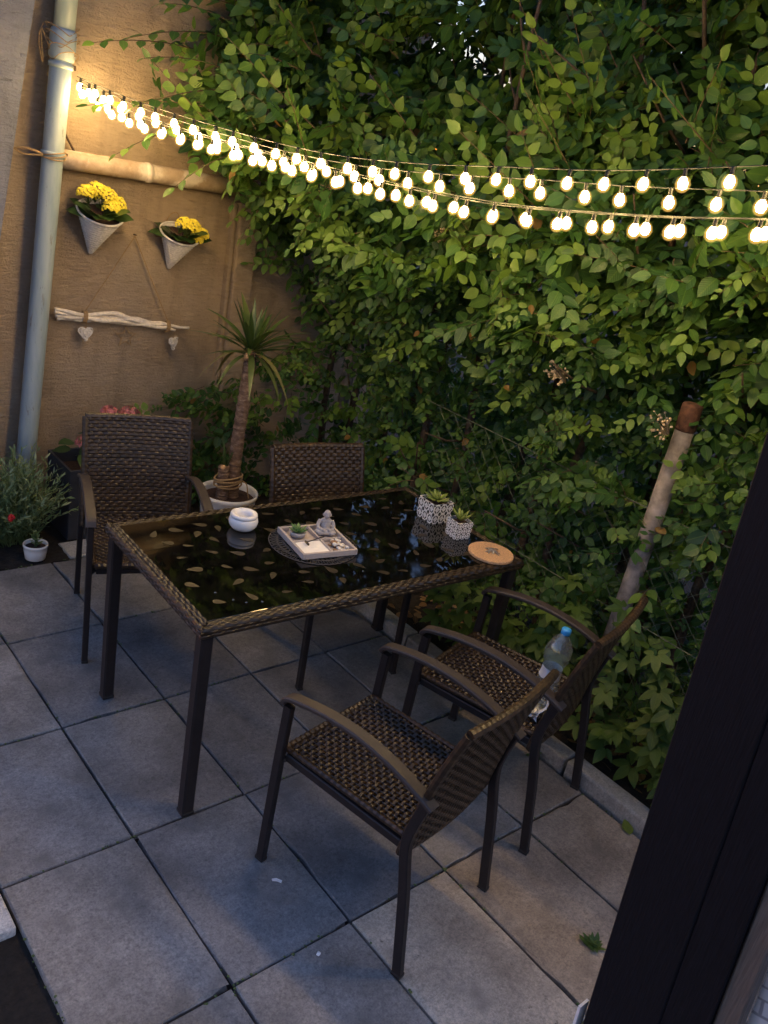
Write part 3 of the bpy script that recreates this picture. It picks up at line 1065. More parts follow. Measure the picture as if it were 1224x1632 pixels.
for (y, z, d, ln) in SHOOTS:
    b = Vector((float(front(np.array(y), np.array(z))) + 0.03, y, z)) - Vector(HO)
    t = Vector(d).normalized()
    bend = Vector((0, 0, -0.10 if abs(d[2]) < 0.4 else 0.02)) + Vector((random.uniform(-.05, .02), random.uniform(-.06, .06), 0))
    path = [b + t * (ln * q / 6) + bend * (q / 6) ** 2 for q in range(7)]
    sh = MB().tube(path, [0.0032 * (1 - 0.1 * q) for q in range(7)], 4).build('shoot', 'twig', hedge)
    nl = int(ln / 0.042)
    up = Vector((-0.55, 0, 0.8)) if d[2] < 0.4 else Vector((-0.9, 0, 0.15))
    up = (up + Vector((random.uniform(-.3, .3), random.uniform(-.4, .4), random.uniform(-.2, .2)))).normalized()
    for k in range(nl):
        q = (k + 0.8) / nl
        x = min(q * 6, 5.999)
        i0 = int(x)
        p = path[i0].lerp(path[i0 + 1], x - i0)
        tt = (path[i0 + 1] - path[i0]).normalized()
        nn = (up - tt * up.dot(tt)).normalized()
        s = tt.cross(nn)
        sg = 1 if k % 2 else -1
        dd = tt * 0.6 + s * sg * 0.8 + Vector((0, 0, -0.22)) + Vector((random.uniform(-.15, .15), random.uniform(-.15, .15), random.uniform(-.15, .15)))
        if k == nl - 1:
            dd = tt
        sz = random.uniform(0.058, 0.086) * (1.0 - 0.35 * max(0, q - 0.55))
        lf = put('leaf', LEAFV[min(5, max(0, int(random.gauss(2.6, 1.5))))], sh)
        lf.matrix_local = frame_matrix(tuple(p), tuple(dd), tuple(nn + Vector((random.uniform(-.3, .3), random.uniform(-.3, .3), random.uniform(-.3, .3)))), sz)
        nleaf += 1

# pale dried blossom clusters in the hedge
for (x, y, z, r) in ((2.80, 2.05, 1.42, 0.062), (2.86, 3.05, 1.50, 0.05), (2.87, 1.58, 1.36, 0.068), (2.80, 2.85, 1.80, 0.04)):
    c = Vector((x, y, z)) - Vector(HO)
    mb = MB()
    for _ in range(34):
        a = random.uniform(0, 2 * PI)
        rr = r * math.sqrt(random.random())
        q = c + Vector((-0.03 + 0.6 * rr * random.uniform(-.4, .4), rr * math.cos(a), rr * math.sin(a) * 0.8))
        mb.ball(q, random.uniform(.003, .0062), 5, 4)
        mb.tube([c + Vector((0.05, 0, -0.05)), (c + q) / 2 + Vector((0.01, 0, -.01)), q], 0.0009, 3, False)
    mb.build('blossom_cluster', 'cream_flower', hedge, kind='stuff')

# ------------------------------------------------------------------ fence in the hedge
fence = thing('chain_link_fence', 'rusty green chain link fence half overgrown by the hedge', 'fence', (2.935, 0.3, 0.03))
mb = MB()
pitch = 0.052
ncols = int(2.5 / pitch)
for c in range(ncols):
    path = []
    for k in range(21):
        path.append(((0.003 if (k + c) % 2 else -0.003), c * pitch + (pitch / 2 if (k + c) % 2 else -pitch / 2) * 1.04 + pitch / 2, 0.02 + k * 0.048))
    mb.tube(path, 0.0014, 3, False)
mb.build('wire_mesh', 'wire', fence, kind='stuff')
for z in (0.06, 0.52, 0.985):
    MB().tube([(0.006, -0.1, z), (0.006, 1.2, z - 0.008), (0.006, 2.6, z)], 0.0022, 4).build('tension_wire', 'wire', fence)

for (x, y, h, lab) in ((2.955, 1.545, 1.43, 'weathered grey steel fence post with rusty top leaning out of the hedge'),
                       (3.30, 3.95, 1.17, 'rusty steel fence post buried deep in the hedge near the yucca')):
    fp = thing('fence_post', lab, 'fence post', (x, y, 0.03), 0, 'steel fence posts in the hedge')
    MB().tube([(0, 0.025, 0), (0, 0.012, 0.6), (0, 0, h - 0.105)], 0.0365, 18).build('tube', 'galvanised', fp, True)
    MB().lathe([(0.0372, h - 0.115), (0.0385, h - 0.105), (0.0382, h - 0.02), (0.0365, h - 0.012), (0.030, h - 0.010)], 18, cap_top=True).build('rusty_cap', 'rust', fp, True)
    MB().tube([(0.0400 * math.cos(a), 0.012 + 0.0400 * math.sin(a), 0.83 + 0.01 * math.sin(a)) for a in [2 * PI * q / 20 for q in range(21)]], 0.0022, 5, False).build('tie_wire', 'wire', fp)

# ------------------------------------------------------------------ creeper with five-part leaves along the kerb
creeper = thing('creeper_plant', 'low green creeper with five part leaves spilling over the kerb', 'creeper', (2.78, 1.5, 0.03))
CO = Vector((2.78, 1.5, 0.03))


def palmate(name, m, tint):
    tv, tf, tuv = leaf_template(0.25, 0.16, 0.2)
    vs, fs, uvs = [], [], []
    for a, s in ((-112, 0.62), (-55, 0.92), (0, 1.0), (55, 0.92), (112, 0.62)):
        c, si = math.cos(R(a)), math.sin(R(a))
        o = len(vs)
        for p, u in zip(tv, tuv):
            x, y, z = p[0] * s, 0.08 + p[1] * s, p[2] * s
            vs.append((x * c + y * si, -x * si + y * c, z))
            uvs.append(u)
        fs += [tuple(int(q) + o for q in f) for f in tf]
    me = bpy.data.meshes.new(name)
    me.from_pydata(vs, [], fs)
    smooth_all(me)
    add_attr(me, 'tint', np.full(len(vs), tint))
    add_uv_from_verts(me, np.array(uvs))
    me.materials.append(M[m])
    return me


PALM = [palmate('leaf', 'creeper', t) for t in (0.2, 0.4, 0.55, 0.7, 0.9)]
for k in range(150):
    y = random.uniform(0.75, 2.35)
    z = random.uniform(0.06, 0.62) * (1.0 if y < 1.75 else 0.55)
    x = 2.81 - 0.10 * math.sin(PI * min(1, z / 0.55)) + random.uniform(-.06, .07)
    root = Vector((x + 0.12, y + random.uniform(-.08, .08), 0.03))
    p = Vector((x, y, z + 0.03))
    d = Vector((-0.75, random.uniform(-.7, .7), random.uniform(-.6, .1)))
    n = Vector((-0.55 + random.uniform(-.3, .3), random.uniform(-.35, .35), 0.8))
    lf = put('leaf', random.choice(PALM), creeper)
    lf.matrix_local = frame_matrix(tuple(p - CO), tuple(d), tuple(n), random.uniform(0.062, 0.092))
mb = MB()
for k in range(60):
    y = random.uniform(0.75, 2.3)
    h = random.uniform(.15, .6)
    a = Vector((2.9, y, 0.0)) - CO
    b = Vector((2.76 + random.uniform(-.03, .06), y + random.uniform(-.12, .12), h)) - CO
    mb.tube(spline([a, (a + b) / 2 + Vector((0.03, 0, 0.03)), b], 4), 0.0016, 3, False)
mb.build('stalks', 'green_stem', creeper, kind='stuff')

# dry leaves under the hedge
n = 420
P = np.stack([rng.uniform(2.68, 3.1, n), rng.uniform(0.7, 4.0, n), rng.uniform(0.045, 0.06, n)], 1)
D = np.stack([rng.normal(0, 1, n), rng.normal(0, 1, n), rng.normal(0, .15, n)], 1)
N = np.stack([rng.normal(0, .3, n), rng.normal(0, .3, n), np.ones(n)], 1)
o = put('leaf_litter', leaves_mesh('leaf_litter', P, D, N, rng.uniform(.035, .06, n), rng.random(n), 'dry_leaf'), None, 'stuff')
tag(o, 'brown dry leaf litter on the soil under the hedge', 'leaf litter')

# ================================================================== FURNITURE
def weave(surf, rows, cols, amp, sw, th, name, parent, m='wicker', per=4, stakes=True):
    """woven strands along u over stakes along v; surf(u,v) -> (point, u-tangent, v-tangent, normal)"""
    vs, fs = [], []
    for r in range(rows):
        v = (r + 0.5) / rows
        n = cols * per
        off = len(vs)
        jit = random.uniform(-.0012, .0012)
        ph_ = random.uniform(0, 6.28)
        am_ = amp * random.uniform(0.8, 1.25)
        for i in range(n + 1):
            u = i / n
            p, tu, tv, nn = surf(u, v)
            w = am_ * math.cos(PI * cols * u + PI * r)
            c = p + nn * w + tv * (jit + 0.0008 * math.sin(u * 11 + ph_))
            hw = sw / 2
            for a, b in ((-hw, -th / 2), (-hw * 0.6, th / 2), (hw * 0.6, th / 2), (hw, -th / 2)):
                vs.append(c + tv * a + nn * b)
        for i in range(n):
            for k in range(4):
                k2 = (k + 1) % 4
                fs.append((off + i * 4 + k, off + i * 4 + k2, off + (i + 1) * 4 + k2, off + (i + 1) * 4 + k))
    mb = MB().add(vs, fs)
    o = mb.build(name, m, parent, kind='stuff')
    if stakes:
        mb = MB()
        for c in range(cols + 1):
            path = [surf((c + 0.0) / cols, q / 6)[0] for q in range(7)]
            mb.tube(path, amp * 0.75, 4, False)
        mb.build('stakes', m, parent, kind='stuff')
    return o


def make_chair(label, loc, rz):
    t = thing('wicker_armchair', label, 'armchair', loc, rz, 'wicker armchairs round the table')
    # side frames
    for sx in (-1, 1):
        x = 0.228 * sx
        MB().bar([(x, 0.560, 0.0), (x, 0.552, 0.40), (x, 0.545, 0.60)], 0.023, 0.030).build('leg', 'taupe_metal', t)
        MB().bar(spline([(x, 0.0, 0.0), (x, 0.040, 0.26), (x, 0.070, 0.42), (x, 0.064, 0.50), (x, 0.040, 0.60)], 5), 0.023, 0.030).build('leg', 'taupe_metal', t)
        for fy in (0.560, 0.0):
            MB().box((x, fy + (0.0005 if fy else 0.0008), 0.004), (0.0255, 0.0325, 0.012), bevel=0.002).build('foot_cap', 'plastic_black', t)
        arm = spline([(x, 0.562, 0.606), (x, 0.548, 0.626), (x, 0.500, 0.640), (x, 0.40, 0.656), (x, 0.28, 0.658), (x, 0.16, 0.640), (x, 0.060, 0.608), (x, 0.018, 0.590)], 4)
        MB().bar(arm, 0.042, 0.016, c=0.004).build('armrest', 'arm_metal', t)
        MB().bar([(0.208 * sx, 0.075, 0.405), (0.208 * sx, 0.30, 0.408), (0.208 * sx, 0.535, 0.412)], 0.022, 0.028).build('seat_rail', 'taupe_metal', t)
        MB().tube([(x - 0.02 * sx, 0.535, 0.405), (x + 0.004 * sx, 0.552, 0.395)], 0.009, 8).build('bolt', 'taupe_metal', t)
    MB().bar([(-0.2, 0.535, 0.405), (0.2, 0.535, 0.405)], 0.024, 0.024, (0, 1, 0)).build('seat_rail', 'taupe_metal', t)
    MB().bar([(-0.2, 0.085, 0.400), (0.2, 0.085, 0.400)], 0.024, 0.024, (0, 1, 0)).build('seat_rail', 'taupe_metal', t)

    # seat
    def seat(u, v):
        x = -0.206 + 0.412 * u
        y = 0.10 + 0.445 * v
        sag = -0.012 * math.sin(PI * u) * math.sin(PI * v)
        return Vector((x, y, 0.434 + sag)), Vector((1, 0, 0)), Vector((0, 1, 0)), Vector((0, 0, 1))
    MB().box((0, 0.3225, 0.419), (0.404, 0.43, 0.003)).build('seat_core', 'wicker_core', t)
    weave(seat, 27, 24, 0.0027, 0.0130, 0.0028, 'seat_weave', t)
    mb = MB()
    for sx in (-1, 1):
        mb.tube([(0.206 * sx, 0.09 + 0.0115 * i, 0.433 + 0.0012 * (i % 2)) for i in range(41)], [0.0085 + 0.0016 * (i % 2) for i in range(41)], 7)
    mb.tube([(-0.206 + 0.0103 * i, 0.548, 0.431 + 0.0012 * (i % 2)) for i in range(41)], [0.012 + 0.0018 * (i % 2) for i in range(41)], 7)
    mb.build('seat_edge', 'wicker', t, kind='stuff')

    # backrest: leaning, slightly hollow
    def back_pt(u, v):
        x = (-0.222 + 0.444 * u)
        z = 0.385 + 0.462 * v
        y = 0.088 - 0.060 * v - 0.05 * v * v - 0.016 * math.sin(PI * u)
        return Vector((x, y, z))

    def backs(sign):
        def f(u, v):
            p = back_pt(u, v)
            tv = (back_pt(u, min(1, v + 0.02)) - back_pt(u, max(0, v - 0.02))).normalized()
            tu = Vector((1, 0, 0))
            n = tv.cross(tu).normalized()
            n = n if n.y > 0 else -n
            n = n * sign
            return p + n * 0.0085, tu, tv, n
        return f
    weave(backs(1), 30, 24, 0.0020, 0.0148, 0.0020, 'back_weave', t)
    weave(backs(-1), 30, 24, 0.0020, 0.0148, 0.0020, 'back_weave', t)
    mb = MB()
    nu, nv = 8, 8
    vs, fs = [], []
    for sgn in (0.0045, -0.0045):
        for j in range(nv + 1):
            for i in range(nu + 1):
                vs.append(back_pt(i / nu, j / nv) + Vector((0, sgn, 0)))
    k = (nu + 1) * (nv + 1)
    for s in (0, 1):
        for j in range(nv):
            for i in range(nu):
                a = s * k + j * (nu + 1) + i
                fs.append((a, a + 1, a + nu + 2, a + nu + 1) if s == 0 else (a + nu + 1, a + nu + 2, a + 1, a))
    mb.add(vs, fs).build('back_core', 'wicker_core', t)
    # bound edges
    mb = MB()
    for e in (0.0, 1.0):
        mb.tube([back_pt(e, q / 44) for q in range(45)], [0.0125 + 0.0009 * (q % 2) for q in range(45)], 8)
    mb.tube([back_pt(q / 44, 1.0) + Vector((0, 0, 0.002)) for q in range(45)], [0.0130 + 0.0009 * (q % 2) for q in range(45)], 8)
    mb.tube([back_pt(q / 44, 0.0) for q in range(45)], [0.0115 + 0.0009 * (q % 2) for q in range(45)], 8)
    mb.build('back_edge', 'wicker', t, kind='stuff')
    return t


def copy_thing(src, label, loc, rz):
    r = src.copy()
    COL.objects.link(r)
    r.location = loc
    r.rotation_euler = (0, 0, rz)
    r['label'] = label
    for ch in list(src.children):
        c = ch.copy()
        COL.objects.link(c)
        c.parent = r
        for gch in list(ch.children):
            d = gch.copy()
            COL.objects.link(d)
            d.parent = c
    return r


CH_NEAR = ((1.636, 1.090), R(11.3))
CH_FAR = ((2.322, 1.232), R(15.4))
ch0 = make_chair('dark wicker armchair in front, empty, seen from behind on the slabs', (CH_NEAR[0][0], CH_NEAR[0][1], 0.001), CH_NEAR[1])
copy_thing(ch0, 'dark wicker armchair beside the hedge with the water bottle on its seat', (CH_FAR[0][0], CH_FAR[0][1], 0.001), CH_FAR[1])
copy_thing(ch0, 'dark wicker armchair at the table corner in front of the dark planter', (1.622, 3.280, 0.001), R(161.5))
copy_thing(ch0, 'dark wicker armchair pushed under the table in front of the hedge', (2.250, 2.800, 0.001), R(169.7))

# ------------------------------------------------------------------ table
TL, TW, TH = 1.40, 0.755, 0.733
TC, TR = Vector((1.868, 2.206, 0.001)), R(-2.0)
table = thing('wicker_table', 'dark wicker garden table with black glass top and leaf motifs', 'table', tuple(TC), TR)
RW = 0.042


def rim_surf(a, b, inward):
    a, b, inward = Vector(a), Vector(b), Vector(inward)
    ln = (b - a).length
    tu = (b - a).normalized()

    def f(u, v):
        # v 0: inner top edge ... 1: outer lower edge
        s = v * (RW + 0.032)
        flat = RW - 0.012
        if s < flat:
            q = inward * (RW - s)
            p = Vector((0, 0, TH)) + q
            n = Vector((0, 0, 1))
            tv = -inward
        elif s < flat + 0.018:
            ang = (s - flat) / 0.018 * PI / 2
            p = Vector((0, 0, TH - 0.012)) + inward * 0.012 + (-inward) * (0.012 * math.sin(ang)) + Vector((0, 0, 0.012 * math.cos(ang)))
            n = (-inward) * math.sin(ang) + Vector((0, 0, math.cos(ang)))
            tv = (-inward) * math.cos(ang) - Vector((0, 0, math.sin(ang)))
        else:
            p = Vector((0, 0, TH - 0.012 - (s - flat - 0.018)))
            n = -inward
            tv = Vector((0, 0, -1))
        base = a.lerp(b, u)
        # mitre the inner part
        m = inward * 0
        d = (p - Vector((0, 0, p.z))).dot(inward)
        base = a + tu * (d + (ln - 2 * d) * u)
        return base + p - n * 0.003, tu, tv, n
    return f


hx, hy = TL / 2, TW / 2
for a, b, inw in (((-hx, -hy, 0), (hx, -hy, 0), (0, 1, 0)), ((hx, -hy, 0), (hx, hy, 0), (-1, 0, 0)), ((hx, hy, 0), (-hx, hy, 0), (0, -1, 0)), ((-hx, hy, 0), (-hx, -hy, 0), (1, 0, 0))):
    ln = (Vector(b) - Vector(a)).length
    weave(rim_surf(a, b, inw), 6, int(ln / 0.021), 0.0019, 0.0115, 0.0024, 'rim_weave', table, 'rim_wicker', per=3, stakes=False)
mb = MB()
for sx in (-1, 1):
    mb.box((sx * (hx - 0.0225), 0, TH - 0.023), (0.036, TW - 0.024, 0.032))
for sy in (-1, 1):
    mb.box((0, sy * (hy - 0.0225), TH - 0.0235), (TL - 0.083, 0.036, 0.031))
mb.build('rim_core', 'wicker_core', table)
MB().box((0, 0, TH - 0.007), (TL - 2 * RW + 0.004, TW - 2 * RW + 0.004, 0.012), bevel=0.0015).build('glass_top', 'black_glass', table)
mb = MB()
for sy in (-1, 1):
    mb.bar([(-hx + 0.08, sy * (hy - 0.075), TH - 0.06), (hx - 0.08, sy * (hy - 0.075), TH - 0.06)], 0.022, 0.03, (0, 1, 0))
mb.build('under_frame', 'taupe_metal', table)
for sx in (-1, 1):
    for sy in (-1, 1):
        x, y = sx * (hx - 0.034), sy * (hy - 0.034)
        MB().bar([(x - sx * 0.0, y, 0.0), (x, y, TH - 0.042)], 0.042, 0.042, (1, 0, 0), 0.005).build('leg', 'taupe_metal', table)
        MB().box((x, y, 0.006), (0.0445, 0.0445, 0.014), bevel=0.003).build('foot_cap', 'plastic_black', table)
# drop-shaped leaf motifs printed on the glass
MOT = []
for w in (0.40, 0.46, 0.34):
    vs = []
    for k in range(18):
        a = 2 * PI * k / 18
        r = 0.5 * (1 - math.cos(a)) / 2
        x = 0.5 - 0.5 * math.cos(a)
        y = w * 0.86 * math.sin(a) * math.sin(a / 2) ** 1.3
        vs.append((x - 0.5, y, 0.0006))
    lo = [(p[0], p[1], 0.0) for p in vs]
    fs = [tuple(range(18)), tuple(range(35, 17, -1))] + [(i, 18 + i, 18 + (i + 1) % 18, (i + 1) % 18) for i in range(18)]
    MOT.append(MB().add(vs, fs if False else [tuple(range(18))]).add(lo, []).mesh('leaf_motif', 'motif'))
placed = []
tries = 0
while len(placed) < 78 and tries < 6000:
    tries += 1
    x, y = random.uniform(-hx + 0.09, hx - 0.09), random.uniform(-hy + 0.09, hy - 0.09)
    if any((x - a) ** 2 + ((y - b) * 1.3) ** 2 < 0.082 ** 2 for a, b in placed):
        continue
    placed.append((x, y))
    put('leaf_motif', random.choice(MOT), table, None, (x, y, TH - 0.0003), (0, 0, random.choice((-0.75, 2.4, -0.75, 2.4, -0.2, 0.9, 3.9)) + random.uniform(-.6, .6)), random.uniform(0.038, 0.058))

TZ = TH - 0.001 + 0.001  # height of the glass surface
TZ = TH + 0.0005


def on_table(x, y, z=0.0):
    return (x, y, TZ + z)


# ------------------------------------------------------------------ things on the table
c = thing('candle_holder', 'round white ceramic candle holder on the black glass table', 'candle holder', on_table(1.630, 2.412))
MB().lathe([(0.030, 0.0), (0.041, 0.003), (0.052, 0.018), (0.055, 0.032), (0.052, 0.045), (0.049, 0.049)], 32).build('bowl', 'ceramic', c, True)
MB().lathe([(0.049, 0.0505), (0.051, 0.054), (0.049, 0.0615), (0.044, 0.064), (0.034, 0.062), (0.027, 0.052), (0.024, 0.036)], 32, cap_bottom=False).build('rim', 'ceramic', c, True)
MB().lathe([(0.0005, 0.036), (0.024, 0.036)], 24, cap_bottom=False).build('tealight', 'white_wicker', c)

# lace mat
lm = thing('lace_mat', 'dark round openwork mat under the sand garden tray', 'mat', on_table(1.812, 2.212), 0.0)
mb = MB()
for k in range(46):
    a = 2 * PI * k / 46
    for rr, r0 in ((0.148, 0.017), (0.122, 0.015), (0.098, 0.013)):
        cx, cy = rr * math.cos(a + rr * 9), rr * math.sin(a + rr * 9)
        mb.tube([(cx + r0 * math.cos(b), cy + r0 * math.sin(b), 0.0018) for b in [2 * PI * q / 12 for q in range(13)]], 0.0017, 4, False)
for rr in (0.164, 0.135, 0.110, 0.085):
    mb.tube([(rr * math.cos(b), rr * math.sin(b), 0.002) for b in [2 * PI * q / 64 for q in range(65)]], 0.0018, 4, False)
mb.build('lace', 'lace', lm, kind='stuff')
MB().lathe([(0.0005, 0.002), (0.085, 0.002)], 32, cap_bottom=False).build('centre', 'lace', lm)

# sand garden tray
TRAY = Vector((1.822, 2.204, TZ + 0.004))
TA = R(-9.5)
tr = thing('sand_garden_tray', 'square grey wooden tray with white sand and compartments', 'tray', tuple(TRAY), TA)
sw, sd, hh = 0.222, 0.226, 0.022
for sx in (-1, 1):
    MB().box((sx * (sw / 2 - 0.005), 0, hh / 2 + 0.001), (0.010, sd, hh), bevel=0.0012).build('side', 'tray_wood', tr)
for sy in (-1, 1):
    MB().box((0, sy * (sd / 2 - 0.005), hh / 2 + 0.0008), (sw - 0.0205, 0.010, hh - 0.0006), bevel=0.0012).build('side', 'tray_wood', tr)
MB().box((0, 0, 0.003), (sw - 0.021, sd - 0.021, 0.004)).build('bottom', 'tray_wood', tr)
MB().box((0.012, 0, 0.0125), (0.008, sd - 0.021, 0.015), bevel=0.001).build('divider', 'tray_wood', tr)
MB().box((-0.047, 0.0, 0.0120), (0.109, 0.008, 0.014), bevel=0.001).build('divider', 'tray_wood', tr)
MB().box((0.058, 0.0, 0.0120), (0.082, 0.008, 0.014), bevel=0.001).build('divider', 'tray_wood', tr)
vs, fs = [], []
for j in range(25):
    for i in range(25):
        x, y = -0.0995 + 0.106 * i / 24, -0.1015 + 0.0965 * j / 24
        vs.append((x, y, 0.0145 + 0.0012 * math.sin(y * 600 + 3 * math.sin(x * 40)) * 0.6 + 0.001 * mnoise.noise((x * 60, y * 60, 0))))
fs = [(j * 25 + i, j * 25 + i + 1, (j + 1) * 25 + i + 1, (j + 1) * 25 + i) for j in range(24) for i in range(24)]
MB().add(vs, fs).build('sand', 'sand', tr, True)


def in_tray(x, y, z):
    ca, sa = math.cos(TA), math.sin(TA)
    return (TRAY.x + x * ca - y * sa, TRAY.y + x * sa + y * ca, TRAY.z + z)


rk = thing('sand_rake', 'tiny dark wooden rake lying across the white sand', 'rake', in_tray(-0.055, -0.030, 0.0165), TA)
MB().tube([(0, 0, 0.010), (0.085, 0.036, 0.008)], 0.0019, 6).build('handle', 'wicker', rk)
MB().box((-0.003, -0.001, 0.0065), (0.006, 0.030, 0.007), bevel=0.0008).build('head', 'wicker', rk)

for k in range(16):
    mb = MB()
    rr = random.uniform(0.006, 0.0105)
    mb.ball((0, 0, 0), (rr * random.uniform(.9, 1.4), rr, rr * .7), 8, 6)
    mb.v = [tuple(Vector(v) * (1 + 0.18 * mnoise.noise((v[0] * 180 + k * 7, v[1] * 180, v[2] * 180)))) for v in mb.v]
    pale = k % 3 != 1
    o = mb.build('pebble', 'pebble_pale' if pale else 'pebble_brown', None, True)
    o.location = in_tray(0.030 + random.random() * 0.058, -0.09 + random.random() * 0.075, 0.0125 + (0.009 if k > 10 else 0))
    o.rotation_euler = (random.uniform(-.4, .4), random.uniform(-.4, .4), random.uniform(0, 6))
    tag(o, 'white pebble in the stone compartment of the sand garden tray' if pale else 'brown pebble in the stone compartment of the sand garden tray', 'pebble',
        'white pebbles in the tray' if pale else 'brown pebbles in the tray')

# little bowl with succulent
sb = thing('succulent_bowl', 'tiny grey bowl standing in a compartment of the tray', 'bowl', in_tray(-0.055, 0.055, 0.0055))
MB().lathe([(0.018, 0), (0.026, 0.004), (0.031, 0.016), (0.033, 0.024), (0.030, 0.025), (0.028, 0.018), (0.0005, 0.017)], 24).build('bowl', 'grey_stone', sb, True)


def rosette(name, label, loc, n, ln, wr, m, z0=0.0, open_=0.8, rings=3):
    t = thing(name, label, 'succulent', loc)
    for r in range(rings):
        cnt = max(3, n - r * 2)
        for k in range(cnt):
            a = 2 * PI * (k + 0.5 * r) / cnt + random.uniform(-.1, .1)
            el = open_ * (1 - r / rings) 
            d = Vector((math.cos(a) * math.sin(el * PI / 2), math.sin(a) * math.sin(el * PI / 2), math.cos(el * PI / 2)))
            l = ln * (1 - 0.2 * r) * random.uniform(.85, 1.1)
            up = Vector((-d.x, -d.y, 1.0))
            side = d.cross(up).normalized()
            nn = side.cross(d).normalized()
            vs = []
            rows = [(0, .35), (.3, .85), (.6, 1.0), (.82, .6), (1.0, .06)]
            for q, w in rows:
                c0 = d * (l * q) + nn * (0.10 * l * q * q)
                hw = wr * l * w
                vs += [c0 - side * hw + nn * 0.05 * l, c0 - nn * (0.07 * l * w), c0 + side * hw + nn * 0.05 * l, c0 + nn * (0.08 * l * w)]
            fs = []
            for i in range(len(rows) - 1):
                for q in range(4):
                    q2 = (q + 1) % 4
                    fs.append((i * 4 + q, i * 4 + q2, (i + 1) * 4 + q2, (i + 1) * 4 + q))
            fs += [(3, 2, 1, 0), tuple(4 * (len(rows) - 1) + q for q in range(4))]
            o = MB().add([v + Vector((0, 0, z0)) for v in vs], fs).build('leaf', m, t, True)
            tv = random.uniform(.3, .8)
            set_tint(o, lambda co, tv=tv: tv)
    return t


p = in_tray(-0.055, 0.055, 0.0225)
rosette('succulent', 'small green pointed succulent in the tiny grey bowl', p, 7, 0.042, 0.20, 'succulent_green', 0, 0.75)

# seated stone figurine: one continuous body
fg = MB()
rz = Matrix.Rotation(R(0), 3, 'Z')
fg.ball((0, 0, 0.015), (0.036, 0.030, 0.015), 14, 8)
fg.ball((0.020, 0.013, 0.014), (0.022, 0.018, 0.013), 12, 7)
fg.ball((-0.020, 0.013, 0.014), (0.022, 0.018, 0.013), 12, 7)
fg.ball((0, -0.006, 0.035), (0.021, 0.017, 0.024), 14, 8)
fg.ball((0, -0.006, 0.053), (0.023, 0.014, 0.012), 14, 8)
fg.ball((0, -0.004, 0.062), (0.008, 0.008, 0.012), 10, 6)
fg.ball((0, 0.0, 0.0815), (0.0140, 0.0150, 0.0175), 14, 10)
fg.ball((0, 0.0145, 0.080), (0.0028, 0.004, 0.0042), 8, 6)
for s in (-1, 1):
    fg.ball((s * 0.0142, -0.001, 0.079), (0.0028, 0.0045, 0.0068), 8, 6)
    fg.tube(spline([(s * 0.021, -0.006, 0.055), (s * 0.029, 0.000, 0.040), (s * 0.026, 0.014, 0.028), (s * 0.008, 0.026, 0.026)], 4), [0.0085 - 0.0003 * q for q in range(13)], 8)
figo = fg.build('figurine', 'grey_stone', None, True)
tag(figo, 'small grey stone figurine of a seated meditating figure in the tray', 'figurine')
figo.location = in_tray(0.062, 0.062, 0.0048)
figo.rotation_euler = (0, 0, R(150))
rm = figo.modifiers.new('remesh', 'REMESH')
rm.mode = 'VOXEL'
rm.voxel_size = 0.0014
rm.use_smooth_shade = True
sm = figo.modifiers.new('smooth', 'SMOOTH')
sm.iterations = 4


# patterned cube pots
def cube_pot(label, loc, s, h, rz, tiles):
    t = thing('patterned_pot', label, 'pot', loc, rz, 'black and white patterned pots')
    th = 0.004
    vs, fs, uvs = [], [], []
    hs = s / 2
    taper = 0.93
    for k in range(4):
        a = k * PI / 2
        ca, sa = math.cos(a), math.sin(a)
        def rot(x, y, z):
            return (x * ca - y * sa, x * sa + y * ca, z)
        o = len(vs)
        vs += [rot(-hs * taper, -hs * taper, 0), rot(hs * taper, -hs * taper, 0), rot(hs, -hs, h), rot(-hs, -hs, h), rot(-hs + th, -hs + th, h), rot(hs - th, -hs + th, h), rot(hs - th, -hs + th, h * 0.6), rot(-hs + th, -hs + th, h * 0.6)]
        fs += [(o, o + 1, o + 2, o + 3), (o + 3, o + 2, o + 5, o + 4), (o + 4, o + 5, o + 6, o + 7)]
        n1 = tiles
        n2 = max(2, round(tiles * h / s))
        uvs += [(0, 0), (n1, 0), (n1, n2), (0, n2), (0, n2 + .5), (n1, n2 + .5), (0.5, 0.5), (0.5, 0.5)]
    o = MB().add(vs, fs).build('pot_wall', 'petal_print', t)
    add_uv_from_verts(o.data, np.array(uvs, dtype=float))
    MB().box((0, 0, 0.002), (s * taper * 0.98, s * taper * 0.98, 0.003)).build('pot_base', 'ceramic', t)
    MB().box((0, 0, h * 0.8), (s - 2 * th - 0.001, s - 2 * th - 0.001, 0.004)).build('soil', 'potting_soil', t)
    return t


BP = (2.452, 2.240)
SP = (2.436, 2.075)
cube_pot('larger black and white patterned cube pot on the table', on_table(BP[0], BP[1]), 0.106, 0.088, R(-4), 3)
rosette('succulent', 'pale yellow green succulent in the larger patterned pot', on_table(BP[0], BP[1], 0.082), 9, 0.062, 0.16, 'succulent', 0, 0.85)
cube_pot('smaller black and white patterned cube pot beside the cork disc', on_table(SP[0], SP[1]), 0.076, 0.073, R(-8), 3)
rosette('succulent', 'small upright green succulent in the smaller patterned pot', on_table(SP[0], SP[1], 0.066), 6, 0.058, 0.15, 'succulent', 0, 0.55)

